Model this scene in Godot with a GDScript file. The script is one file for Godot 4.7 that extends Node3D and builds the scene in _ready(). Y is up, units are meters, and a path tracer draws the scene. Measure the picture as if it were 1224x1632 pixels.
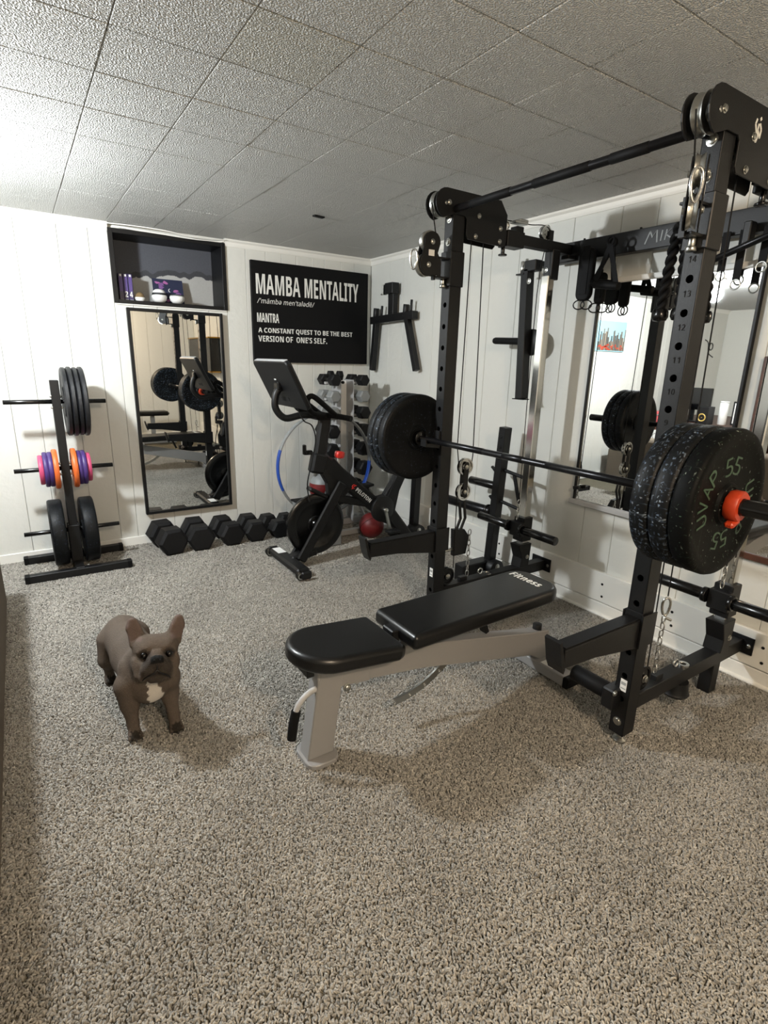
extends Node3D
# A basement home gym: back wall is the plane z = 0 (x < 0), right wall is the plane x = 0 (z > 0), floor y = 0, ceiling y = 2.28.

class G:
	var v := PackedVector3Array()
	var n := PackedVector3Array()
	var uv := PackedVector2Array()
	var c := PackedColorArray()

	func tri(a: Vector3, b: Vector3, d: Vector3, na: Vector3, nb: Vector3, nd: Vector3) -> void:
		if (b - a).cross(d - a).dot(na + nb + nd) > 0.0:
			v.append_array([a, d, b]); n.append_array([na, nd, nb])
		else:
			v.append_array([a, b, d]); n.append_array([na, nb, nd])

	func flat(a: Vector3, b: Vector3, d: Vector3, out_from: Vector3) -> void:
		var q := (b - a).cross(d - a).normalized()
		if q.dot((a + b + d) / 3.0 - out_from) < 0.0:
			q = -q
		tri(a, b, d, q, q, q)

	func quad(a: Vector3, b: Vector3, d: Vector3, e: Vector3, q: Vector3) -> void:
		tri(a, b, d, q, q, q); tri(a, d, e, q, q, q)

	# box with chamfered edges
	func box(o: Vector3, s: Vector3, bev := 0.0, b := Basis()) -> G:
		var h := s * 0.5
		var k := minf(bev, minf(h.x, minf(h.y, h.z)) * 0.95)
		for ax in 3:
			for sg in [-1.0, 1.0]:
				var q := Vector3.ZERO; q[ax] = sg
				var u := (ax + 1) % 3; var w := (ax + 2) % 3
				var p := []
				for e in [[-1, -1], [1, -1], [1, 1], [-1, 1]]:
					var r := Vector3.ZERO
					r[ax] = sg * h[ax]; r[u] = e[0] * (h[u] - k); r[w] = e[1] * (h[w] - k)
					p.append(o + b * r)
				quad(p[0], p[1], p[2], p[3], b * q)
		if k > 0.0:
			for ax in 3:
				var u := (ax + 1) % 3; var w := (ax + 2) % 3
				for e in [[-1, -1], [1, -1], [1, 1], [-1, 1]]:
					var a1 := Vector3.ZERO; a1[u] = e[0] * h[u]; a1[w] = e[1] * (h[w] - k); a1[ax] = h[ax] - k
					var b1 := Vector3.ZERO; b1[u] = e[0] * (h[u] - k); b1[w] = e[1] * h[w]; b1[ax] = h[ax] - k
					var a0 := a1; a0[ax] = -a1[ax]
					var b0 := b1; b0[ax] = -b1[ax]
					var q := Vector3.ZERO; q[u] = e[0]; q[w] = e[1]
					quad(o + b * a0, o + b * a1, o + b * b1, o + b * b0, b * q.normalized())
			for sx in [-1.0, 1.0]:
				for sy in [-1.0, 1.0]:
					for sz in [-1.0, 1.0]:
						var q := Vector3(sx, sy, sz)
						var p0 := q * Vector3(h.x, h.y - k, h.z - k)
						var p1 := q * Vector3(h.x - k, h.y, h.z - k)
						var p2 := q * Vector3(h.x - k, h.y - k, h.z)
						var m := b * q.normalized()
						tri(o + b * p0, o + b * p1, o + b * p2, m, m, m)
		return self

	# rectangular bar from a to b: w across, h along «up»
	func bar(a: Vector3, b: Vector3, w: float, h: float, up := Vector3.UP, bev := 0.002) -> G:
		var d := (b - a).normalized()
		if absf(d.dot(up)) > 0.95:
			up = Vector3.RIGHT if absf(d.x) < 0.9 else Vector3.BACK
		var s := d.cross(up).normalized()
		var t := s.cross(d).normalized()
		return box((a + b) * 0.5, Vector3(w, h, a.distance_to(b)), bev, Basis(s, t, -d))

	# turned shape: prof holds (radius, distance along axis); close edges stay sharp unless nearly straight
	func lathe(o: Vector3, axis: Vector3, prof: Array, k := 24) -> G:
		var d := axis.normalized()
		var e1 := d.cross(Vector3.UP if absf(d.y) < 0.9 else Vector3.RIGHT).normalized()
		var e2 := d.cross(e1)
		var sn := []
		for i in prof.size() - 1:
			var t: Vector2 = prof[i + 1] - prof[i]
			sn.append(Vector2(t.y, -t.x).normalized())
		for i in prof.size() - 1:
			var n0: Vector2 = sn[i]; var n1: Vector2 = sn[i]
			if i > 0 and n0.dot(sn[i - 1]) > 0.7: n0 = (n0 + sn[i - 1]).normalized()
			if i < sn.size() - 1 and n1.dot(sn[i + 1]) > 0.7: n1 = (n1 + sn[i + 1]).normalized()
			var p: Vector2 = prof[i]; var q: Vector2 = prof[i + 1]
			for j in k:
				var a0 := TAU * j / k; var a1 := TAU * (j + 1) / k
				var r0 := e1 * cos(a0) + e2 * sin(a0); var r1 := e1 * cos(a1) + e2 * sin(a1)
				var A := o + r0 * p.x + d * p.y; var B := o + r1 * p.x + d * p.y
				var C := o + r1 * q.x + d * q.y; var D := o + r0 * q.x + d * q.y
				var nA := r0 * n0.x + d * n0.y; var nB := r1 * n0.x + d * n0.y
				var nC := r1 * n1.x + d * n1.y; var nD := r0 * n1.x + d * n1.y
				if p.x > 1e-6: tri(A, B, C, nA, nB, nC)
				if q.x > 1e-6: tri(A, C, D, nA, nC, nD)
		return self

	func rod(a: Vector3, b: Vector3, r: float, k := 16, r2 := -1.0, ch := 0.0015) -> G:
		var l := a.distance_to(b)
		if r2 < 0.0: r2 = r
		var e := minf(ch, minf(r, r2) * 0.5)
		return lathe(a, b - a, [Vector2(0, 0), Vector2(r - e, 0), Vector2(r, e), Vector2(r2, l - e), Vector2(r2 - e, l), Vector2(0, l)], k)

	func ball(o: Vector3, r: Vector3, k := 20) -> G:
		for i in k:
			for j in k / 2:
				var p := []
				for e in [[0, 0], [1, 0], [1, 1], [0, 1]]:
					var a: float = TAU * (i + e[0]) / k; var t: float = PI * (j + e[1]) / (k / 2)
					p.append(Vector3(sin(t) * cos(a), cos(t), sin(t) * sin(a)))
				var m := []
				for q in p: m.append((q / r).normalized())
				if j > 0: tri(o + p[0] * r, o + p[1] * r, o + p[2] * r, m[0], m[1], m[2])
				if j < k / 2 - 1 or j == 0: tri(o + p[0] * r, o + p[2] * r, o + p[3] * r, m[0], m[2], m[3])
		return self

	func tube(pts: Array, r: float, k := 8, closed := false, rr := []) -> G:
		var m := pts.size()
		var rings := []; var nrm := []
		var side := Vector3.ZERO
		for i in m:
			var d: Vector3
			if closed: d = pts[(i + 1) % m] - pts[(i - 1 + m) % m]
			else: d = pts[mini(i + 1, m - 1)] - pts[maxi(i - 1, 0)]
			d = d.normalized()
			if side == Vector3.ZERO: side = d.cross(Vector3.UP if absf(d.y) < 0.9 else Vector3.RIGHT)
			side = (side - d * side.dot(d)).normalized()
			var o2 := d.cross(side)
			var ring := []; var rn := []
			var ri: float = r if rr.is_empty() else rr[i]
			for j in k:
				var a := TAU * j / k
				var q := side * cos(a) + o2 * sin(a)
				ring.append(pts[i] + q * ri); rn.append(q)
			rings.append(ring); nrm.append(rn)
		for i in (m if closed else m - 1):
			var i2 := (i + 1) % m
			for j in k:
				var j2 := (j + 1) % k
				tri(rings[i][j], rings[i][j2], rings[i2][j2], nrm[i][j], nrm[i][j2], nrm[i2][j2])
				tri(rings[i][j], rings[i2][j2], rings[i2][j], nrm[i][j], nrm[i2][j2], nrm[i2][j])
		if not closed:
			for e in [0, m - 1]:
				var q: Vector3 = (pts[0] - pts[1] if e == 0 else pts[m - 1] - pts[m - 2]).normalized()
				for j in k: tri(pts[e], rings[e][j], rings[e][(j + 1) % k], q, q, q)
		return self

	# extruded outline: poly in the plane (e1, e2) at o, thick along e3 (from 0 to d), rounded rim of size bev
	func prism(poly: Array, o: Vector3, e1: Vector3, e2: Vector3, d: float, bev := 0.0) -> G:
		var e3 := e1.cross(e2).normalized()
		var pp := PackedVector2Array(poly)
		if Geometry2D.is_polygon_clockwise(pp): pp.reverse()
		var inner := pp
		if bev > 0.0:
			var off := Geometry2D.offset_polygon(pp, -bev, Geometry2D.JOIN_MITER)
			if off.size() == 1 and off[0].size() == pp.size():
				inner = align(off[0], pp)
			else:
				bev = 0.0
		var idx := Geometry2D.triangulate_polygon(inner)
		for lvl in [0, 1]:
			var off3: Vector3 = o + e3 * (d * lvl)
			var q: Vector3 = e3 * (2.0 * lvl - 1.0)
			for i in range(0, idx.size(), 3):
				var a := inner[idx[i]]; var b := inner[idx[i + 1]]; var f := inner[idx[i + 2]]
				tri(off3 + e1 * a.x + e2 * a.y, off3 + e1 * b.x + e2 * b.y, off3 + e1 * f.x + e2 * f.y, q, q, q)
		var m := pp.size()
		for i in m:
			var a := pp[i]; var b := pp[(i + 1) % m]
			var t := (b - a).normalized()
			var q := (e1 * t.y - e2 * t.x).normalized()
			var A := o + e1 * a.x + e2 * a.y; var B := o + e1 * b.x + e2 * b.y
			quad(A + e3 * bev, B + e3 * bev, B + e3 * (d - bev), A + e3 * (d - bev), q)
			if bev > 0.0:
				var ia := inner[i]; var ib := inner[(i + 1) % m]
				var IA := o + e1 * ia.x + e2 * ia.y; var IB := o + e1 * ib.x + e2 * ib.y
				quad(IA, IB, B + e3 * bev, A + e3 * bev, (q - e3).normalized())
				quad(A + e3 * (d - bev), B + e3 * (d - bev), IB + e3 * d, IA + e3 * d, (q + e3).normalized())
		return self

	func align(a: PackedVector2Array, to: PackedVector2Array) -> PackedVector2Array:
		var best := 0; var bd := 1e9
		for i in a.size():
			var q := a[i].distance_to(to[0])
			if q < bd: bd = q; best = i
		var r := PackedVector2Array()
		for i in a.size(): r.append(a[(best + i) % a.size()])
		return r

	# soft cushion: outline poly pushed up through rounded layers (smooth normals)
	func cushion(poly: Array, o: Vector3, e1: Vector3, e2: Vector3, e3: Vector3, th: float, rad: float, lay := 6) -> G:
		var pp := PackedVector2Array(poly)
		if Geometry2D.is_polygon_clockwise(pp): pp.reverse()
		var cen := Vector2.ZERO
		for q in pp: cen += q / pp.size()
		var m := pp.size()
		var pn := []
		for i in m:
			var t := (pp[(i + 1) % m] - pp[(i - 1 + m) % m]).normalized()
			pn.append(Vector2(t.y, -t.x))
		var levels := []
		for i in lay + 1:
			var a := PI * 0.5 * i / lay
			levels.append([-rad * (1.0 - sin(a)), rad * (1.0 - cos(a)), -cos(a), sin(a)])
		for i in lay + 1:
			var a := PI * 0.5 * (lay - i) / lay
			levels.append([-rad * (1.0 - sin(a)), th - rad * (1.0 - cos(a)), cos(a), sin(a)])
		var rings := []; var nr := []
		for l in levels:
			var ring := []; var rn := []
			for i in m:
				var q: Vector2 = pp[i] + pn[i] * l[0]
				ring.append(o + e1 * q.x + e2 * q.y + e3 * l[1])
				rn.append(((e1 * pn[i].x + e2 * pn[i].y) * l[3] + e3 * l[2]).normalized())
			rings.append(ring); nr.append(rn)
		for k in rings.size() - 1:
			for i in m:
				var j := (i + 1) % m
				tri(rings[k][i], rings[k][j], rings[k + 1][j], nr[k][i], nr[k][j], nr[k + 1][j])
				tri(rings[k][i], rings[k + 1][j], rings[k + 1][i], nr[k][i], nr[k + 1][j], nr[k + 1][i])
		for e in [0, rings.size() - 1]:
			var q := e3 * (-1.0 if e == 0 else 1.0)
			var z: float = levels[e][1]
			var mid := o + e1 * cen.x + e2 * cen.y + e3 * z
			for i in m: tri(mid, rings[e][i], rings[e][(i + 1) % m], q, q, q)
		return self

	func rot(o: Vector3, a: float) -> G:
		var b := Basis(Vector3.UP, a)
		for i in v.size():
			v[i] = o + b * (v[i] - o); n[i] = b * n[i]
		return self

	func mesh(shift := Vector3.ZERO) -> ArrayMesh:
		var arr := []; arr.resize(Mesh.ARRAY_MAX)
		if shift != Vector3.ZERO:
			for i in v.size(): v[i] += shift
		arr[Mesh.ARRAY_VERTEX] = v; arr[Mesh.ARRAY_NORMAL] = n
		if not uv.is_empty(): arr[Mesh.ARRAY_TEX_UV] = uv
		if not c.is_empty(): arr[Mesh.ARRAY_COLOR] = c
		var m := ArrayMesh.new()
		m.add_surface_from_arrays(Mesh.PRIMITIVE_TRIANGLES, arr)
		return m

const H := 2.28
var M := {}
var used := {}
var org := Vector3.ZERO
var rng := RandomNumberGenerator.new()

func numbered(s: String) -> String:
	var k: int = used.get(s, 0)
	used[s] = k + 1
	return s if k == 0 else "%s_%03d" % [s, k]

# a top-level thing; geometry given in world metres is stored relative to «at» (local = true: geometry is already local)
func thing(called: String, label: String, category: String, at := Vector3.ZERO, group := "", local := false) -> Node3D:
	var o := Node3D.new(); o.name = numbered(called); add_child(o)
	o.position = at
	o.set_meta("label", label); o.set_meta("category", category)
	if group: o.set_meta("group", group)
	org = Vector3.ZERO if local else at
	return o

func struct(called: String) -> Node3D:
	var o := Node3D.new(); o.name = called; add_child(o); o.set_meta("kind", "structure")
	org = Vector3.ZERO
	return o

func part(called: String, g: G, m: Material, parent: Node, label := "") -> MeshInstance3D:
	var o := MeshInstance3D.new(); o.name = called
	o.mesh = g.mesh(-org)
	o.material_override = m
	o.cast_shadow = GeometryInstance3D.SHADOW_CASTING_SETTING_ON
	parent.add_child(o, true)
	if label: o.set_meta("label", label)
	return o

func piece(called: String, mesh: Mesh, m: Material, parent: Node, at: Vector3) -> MeshInstance3D:
	var o := MeshInstance3D.new(); o.name = called; o.mesh = mesh; o.material_override = m; o.position = at
	parent.add_child(o, true)
	return o

func copy(o: Node3D, at: Vector3, label := "", turn := 0.0) -> Node3D:
	var r: Node3D = o.duplicate()
	var base: String = o.name
	if base.length() > 4 and base.substr(base.length() - 4, 1) == "_" and base.right(3).is_valid_int(): base = base.left(base.length() - 4)
	r.name = numbered(base); add_child(r)
	r.position = at; r.rotation.y = turn
	if label: r.set_meta("label", label)
	return r

# lettering: solid letters fitted into a rectangle w x h (bottom-left corner at «at», along e1 and e2)
func letters(s: String, at: Vector3, e1: Vector3, e2: Vector3, w: float, h: float, m: Material, parent: Node, bold := true, called := "lettering", depth := 0.002) -> MeshInstance3D:
	var f := SystemFont.new(); f.font_names = PackedStringArray(["Droid Sans"]); f.font_weight = 700 if bold else 400
	var t := TextMesh.new(); t.text = s; t.font = f; t.font_size = 32; t.pixel_size = 0.01; t.depth = 0.01; t.curve_step = 1.0
	t.horizontal_alignment = HORIZONTAL_ALIGNMENT_LEFT
	var bb := t.get_aabb()
	var o := MeshInstance3D.new(); o.name = called
	var arr: Array = t.surface_get_arrays(0) if t.get_surface_count() > 0 else []
	var b := Basis(e1 * (w / bb.size.x), e2 * (h / bb.size.y), e1.cross(e2).normalized() * (depth / 0.01))
	var g := G.new()
	var nb := Basis(e1, e2, e1.cross(e2).normalized())
	for si in t.get_surface_count():
		arr = t.surface_get_arrays(si)
		var vv: PackedVector3Array = arr[Mesh.ARRAY_VERTEX]; var nn: PackedVector3Array = arr[Mesh.ARRAY_NORMAL]
		var ii: PackedInt32Array = arr[Mesh.ARRAY_INDEX]
		if ii.is_empty():
			for i in vv.size(): ii.append(i)
		for i in ii:
			g.v.append(at + b * (vv[i] - bb.position)); g.n.append((nb * nn[i]).normalized())
	o.mesh = g.mesh(-org); o.material_override = m
	parent.add_child(o, true)
	return o

func circle(cx: float, cy: float, r: float, a0: float, a1: float, k: int) -> Array:
	var p := []
	for i in k + 1:
		var a := deg_to_rad(lerpf(a0, a1, float(i) / k))
		p.append(Vector2(cx + r * cos(a), cy + r * sin(a)))
	return p

func rounded(w: float, h: float, r: float, k := 5, cx := 0.0, cy := 0.0) -> Array:
	return circle(cx + w / 2 - r, cy + h / 2 - r, r, 0, 90, k) + circle(cx - w / 2 + r, cy + h / 2 - r, r, 90, 180, k) + circle(cx - w / 2 + r, cy - h / 2 + r, r, 180, 270, k) + circle(cx + w / 2 - r, cy - h / 2 + r, r, 270, 360, k)

func arc(pts: Array, k := 8) -> Array:
	var cu := Curve3D.new()
	for i in pts.size():
		var d: Vector3 = (pts[mini(i + 1, pts.size() - 1)] - pts[maxi(i - 1, 0)]) / 6.0
		cu.add_point(pts[i], -d, d)
	var out := []
	for i in (pts.size() - 1) * k + 1: out.append(cu.sample(mini(i / k, pts.size() - 2), float(i - mini(i / k, pts.size() - 2) * k) / k))
	return out

func noise_tex(freq: float, size := 512, type := FastNoiseLite.TYPE_SIMPLEX_SMOOTH, oct := 3, ramp: Gradient = null, sd := 1) -> NoiseTexture2D:
	var f := FastNoiseLite.new(); f.noise_type = type; f.frequency = freq; f.seed = sd
	f.fractal_type = FastNoiseLite.FRACTAL_FBM if oct > 1 else FastNoiseLite.FRACTAL_NONE
	f.fractal_octaves = oct
	var t := NoiseTexture2D.new(); t.width = size; t.height = size; t.seamless = true; t.noise = f; t.normalize = true
	if ramp: t.color_ramp = ramp
	return t

func ramp(stops: Array) -> Gradient:
	var g := Gradient.new()
	g.offsets = PackedFloat32Array(stops.map(func(s): return s[0]))
	g.colors = PackedColorArray(stops.map(func(s): return s[1]))
	return g

func mat(col: Color, rough := 0.5, metal := 0.0, spec := 0.5) -> StandardMaterial3D:
	var m := StandardMaterial3D.new()
	m.albedo_color = col; m.roughness = rough; m.metallic = metal; m.metallic_specular = spec
	return m

func tri_tex(m: StandardMaterial3D, sc: float, world := true) -> StandardMaterial3D:
	m.uv1_triplanar = true; m.uv1_world_triplanar = world; m.uv1_scale = Vector3.ONE * sc
	return m

# rubber with coloured crumbs: specks set into a dark ground
func fleck_tex(sd: int, ground: Color, specks: Array, count: int, big: float) -> ImageTexture:
	var r := RandomNumberGenerator.new(); r.seed = sd
	var n := 512
	var im := Image.create(n, n, false, Image.FORMAT_RGB8); im.fill(ground)
	for i in count:
		var col: Color = specks[r.randi() % specks.size()]
		col = col.darkened(r.randf() * 0.5)
		var x := r.randi() % n; var y := r.randi() % n
		var a := r.randf() * TAU; var l := int(r.randf_range(1, big)); var w := int(r.randf_range(1, big * 0.5))
		for t in l:
			var px := int(x + cos(a) * t + n) % n; var py := int(y + sin(a) * t + n) % n
			im.fill_rect(Rect2i(px, py, w, w), col)
	return ImageTexture.create_from_image(im)

func materials() -> void:
	M.wall = mat(Color(0.86, 0.86, 0.835), 0.55)
	tri_tex(M.wall, 1.6)
	M.wall.heightmap_enabled = true; M.wall.heightmap_texture = noise_tex(0.02, 512, FastNoiseLite.TYPE_SIMPLEX_SMOOTH, 4); M.wall.heightmap_scale = 0.12
	M.trim = mat(Color(0.93, 0.925, 0.9), 0.4)
	M.tile = mat(Color(0.9, 0.9, 0.885), 0.42)
	tri_tex(M.tile, 1.7)
	M.tile.heightmap_enabled = true
	M.tile.heightmap_texture = noise_tex(0.07, 1024, FastNoiseLite.TYPE_SIMPLEX_SMOOTH, 2, ramp([[0.0, Color.BLACK], [0.42, Color(0.12, 0.12, 0.12)], [0.6, Color(0.8, 0.8, 0.8)], [1.0, Color.WHITE]]))
	M.tile.heightmap_scale = 1.4
	M.tile_stained = M.tile.duplicate(); M.tile_stained.albedo_color = Color(0.87, 0.865, 0.83)
	M.board = mat(Color(0.5, 0.5, 0.48), 0.9)
	M.carpet = mat(Color(0.52, 0.5, 0.455), 1.0, 0.0, 0.1)
	M.carpet.albedo_texture = noise_tex(0.12, 512, FastNoiseLite.TYPE_SIMPLEX_SMOOTH, 3, ramp([[0.0, Color(0.35, 0.34, 0.32)], [0.45, Color(0.85, 0.84, 0.8)], [1.0, Color(1, 1, 1)]]))
	tri_tex(M.carpet, 1.5)
	M.carpet.heightmap_enabled = true; M.carpet.heightmap_texture = noise_tex(0.15, 512, FastNoiseLite.TYPE_SIMPLEX_SMOOTH, 2); M.carpet.heightmap_scale = 0.8
	M.pile = mat(Color(1, 1, 1), 0.95, 0.0, 0.15); M.pile.vertex_color_use_as_albedo = true
	M.black = mat(Color(0.06, 0.062, 0.068), 0.46, 0.0, 0.44)
	tri_tex(M.black, 3.0)
	M.black.heightmap_enabled = true; M.black.heightmap_texture = noise_tex(0.3, 256, FastNoiseLite.TYPE_SIMPLEX_SMOOTH, 1); M.black.heightmap_scale = 0.02
	M.black_flat = mat(Color(0.06, 0.06, 0.066), 0.65, 0.0, 0.3)
	M.black_gloss = mat(Color(0.035, 0.035, 0.038), 0.22)
	M.black_paint = mat(Color(0.06, 0.064, 0.072), 0.45, 0.0, 0.4)
	M.rubber = mat(Color(0.055, 0.055, 0.06), 0.62, 0.0, 0.3)
	M.hole = mat(Color(0.02, 0.02, 0.02), 0.9)
	M.dumbbell = mat(Color(0.075, 0.075, 0.08), 0.55, 0.0, 0.35)
	M.dumbbell_grey = mat(Color(0.5, 0.51, 0.51), 0.45)
	M.chrome = mat(Color(0.86, 0.86, 0.85), 0.12, 1.0)
	M.steel = mat(Color(0.72, 0.72, 0.7), 0.3, 1.0)
	M.bar_steel = mat(Color(0.12, 0.12, 0.13), 0.28, 0.6)
	M.mirror = mat(Color(0.93, 0.935, 0.93), 0.01, 1.0)
	M.grey_paint = mat(Color(0.56, 0.555, 0.55), 0.42)
	M.grey_light = mat(Color(0.68, 0.68, 0.68), 0.5)
	M.vinyl = mat(Color(0.045, 0.045, 0.048), 0.33)
	M.vinyl.heightmap_enabled = true; M.vinyl.heightmap_texture = noise_tex(0.25, 256, FastNoiseLite.TYPE_CELLULAR, 1); M.vinyl.heightmap_scale = 0.01
	tri_tex(M.vinyl, 4.0)
	M.white = mat(Color(0.93, 0.93, 0.92), 0.5)
	M.print_white = mat(Color(0.92, 0.92, 0.9), 0.6)
	M.print_grey = mat(Color(0.62, 0.63, 0.63), 0.5)
	M.print_dark = mat(Color(0.13, 0.14, 0.15), 0.6)
	M.orange = mat(Color(0.83, 0.4, 0.18), 0.45)
	M.orange_collar = mat(Color(0.7, 0.22, 0.09), 0.45)
	M.purple = mat(Color(0.26, 0.18, 0.42), 0.45)
	M.pink = mat(Color(0.74, 0.28, 0.43), 0.45)
	M.red = mat(Color(0.4, 0.075, 0.08), 0.5)
	M.knob_red = mat(Color(0.95, 0.22, 0.18), 0.4)
	M.blue = mat(Color(0.12, 0.27, 0.6), 0.4)
	M.wood = mat(Color(0.36, 0.21, 0.14), 0.45)
	M.wood.albedo_texture = noise_tex(0.02, 256, FastNoiseLite.TYPE_SIMPLEX_SMOOTH, 4, ramp([[0.0, Color(0.7, 0.7, 0.7)], [1.0, Color(1, 1, 1)]])); tri_tex(M.wood, 3.0)
	M.taupe = mat(Color(0.5, 0.46, 0.41), 0.9, 0.0, 0.2)
	tri_tex(M.taupe, 6.0)
	M.taupe.albedo_texture = noise_tex(0.3, 256, FastNoiseLite.TYPE_SIMPLEX_SMOOTH, 2, ramp([[0.0, Color(0.72, 0.72, 0.72)], [1.0, Color(1, 1, 1)]]))
	M.bumper_blue = mat(Color(1, 1, 1), 0.5, 0.0, 0.3)
	M.bumper_blue.albedo_texture = fleck_tex(3, Color(0.05, 0.055, 0.065), [Color(0.5, 0.58, 0.68), Color(0.35, 0.42, 0.52), Color(0.6, 0.65, 0.7)], 2600, 7.0); tri_tex(M.bumper_blue, 1.5)
	M.bumper_green = mat(Color(1, 1, 1), 0.55, 0.0, 0.2)
	M.bumper_green.albedo_texture = fleck_tex(8, Color(0.045, 0.05, 0.048), [Color(0.35, 0.45, 0.38), Color(0.65, 0.7, 0.65), Color(0.25, 0.33, 0.28), Color(0.2, 0.22, 0.2)], 1300, 6.0); tri_tex(M.bumper_green, 1.5)
	M.bumper_plain = mat(Color(1, 1, 1), 0.5, 0.0, 0.3)
	M.bumper_plain.albedo_texture = fleck_tex(11, Color(0.05, 0.055, 0.065), [Color(0.22, 0.26, 0.33), Color(0.15, 0.18, 0.23)], 1100, 8.0); tri_tex(M.bumper_plain, 1.6)
	M.print_green = mat(Color(0.22, 0.31, 0.24), 0.6)
	M.iron = mat(Color(0.08, 0.085, 0.1), 0.45)
	M.iron.heightmap_enabled = true; M.iron.heightmap_texture = noise_tex(0.1, 256, FastNoiseLite.TYPE_SIMPLEX_SMOOTH, 2); M.iron.heightmap_scale = 0.15; tri_tex(M.iron, 8.0)
	M.screen = mat(Color(0.03, 0.03, 0.035), 0.12)
	M.skin_dog = mat(Color(1, 1, 1), 0.7, 0.0, 0.16); M.skin_dog.vertex_color_use_as_albedo = true
	M.skin_dog.heightmap_enabled = true; M.skin_dog.heightmap_texture = noise_tex(0.16, 512, FastNoiseLite.TYPE_SIMPLEX_SMOOTH, 3); M.skin_dog.heightmap_scale = 0.22; tri_tex(M.skin_dog, 3.0)
	M.eye = mat(Color(0.05, 0.035, 0.03), 0.05)
	M.nose = mat(Color(0.05, 0.045, 0.045), 0.35)

func _ready() -> void:
	rng.seed = 7
	# ---- camera
	var cam := Camera3D.new(); cam.name = "camera"; add_child(cam)
	cam.position = Vector3(-2.7362, 1.4335, 4.3992)
	cam.rotation = Vector3(-0.273083, -0.588572, 0.025531)
	cam.keep_aspect = Camera3D.KEEP_HEIGHT
	cam.fov = rad_to_deg(2.0 * atan(816.0 / 863.04))
	cam.near = 0.05; cam.far = 50.0; cam.current = true
	# ---- environment: a closed basement room at night, no sky enters
	var env := Environment.new()
	env.background_mode = Environment.BG_COLOR; env.background_color = Color(0.01, 0.01, 0.012)
	env.ambient_light_source = Environment.AMBIENT_SOURCE_DISABLED
	env.tonemap_mode = Environment.TONE_MAPPER_LINEAR
	env.tonemap_exposure = 1.2
	env.sdfgi_enabled = true; env.ssao_enabled = true; env.ssil_enabled = true
	var we := WorldEnvironment.new(); we.name = "environment"; we.environment = env; add_child(we)
	materials()
	# ---- lamps
	ceiling_lamp(Vector3(-3.17, 2.28, 1.4), "round white ceiling lamp lighting the gym above the sofa", Color(0.97, 0.99, 1.0), 4.5)
	ceiling_lamp(Vector3(-2.2, 2.28, 5.2), "added round fill lamp on the ceiling near the wall opposite the black sign", Color(1.0, 0.9, 0.78), 2.6)  # warm fill lamp added to brighten the room, no fixture known here
	# ---- room and things
	room()
	carpet()
	wall_things()
	rack()
	barbell_set()
	bench()
	plate_tree()
	floor_dumbbells()
	bike()
	dumbbell_stand()
	niche()
	sofa_and_desk()
	dog()

func ceiling_lamp(at: Vector3, label: String, col: Color, energy: float) -> void:
	var t := thing("ceiling_lamp", label, "ceiling lamp", at, "ceiling lamps")
	part("base", G.new().lathe(at, Vector3.DOWN, [Vector2(0, 0.0), Vector2(0.075, 0.0), Vector2(0.08, 0.02), Vector2(0.05, 0.045), Vector2(0, 0.045)], 32), M.trim, t)
	part("stem", G.new().rod(at + Vector3(0, -0.04, 0), at + Vector3(0, -0.108, 0), 0.02, 16), M.trim, t)
	var gm := mat(Color(0.95, 0.95, 0.93), 0.4)
	gm.emission_enabled = true; gm.emission = col; gm.emission_energy_multiplier = energy * 1.2
	part("bulb", G.new().ball(at + Vector3(0, -0.145, 0), Vector3(0.065, 0.065, 0.065), 24), gm, t, "glowing white glass bulb")
	var l := OmniLight3D.new(); l.name = "light"; t.add_child(l)
	l.position = Vector3(0, -0.145, 0)
	l.light_color = col; l.light_energy = energy; l.omni_range = 14.0; l.omni_attenuation = 2.0; l.light_size = 0.065; l.shadow_enabled = true

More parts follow.
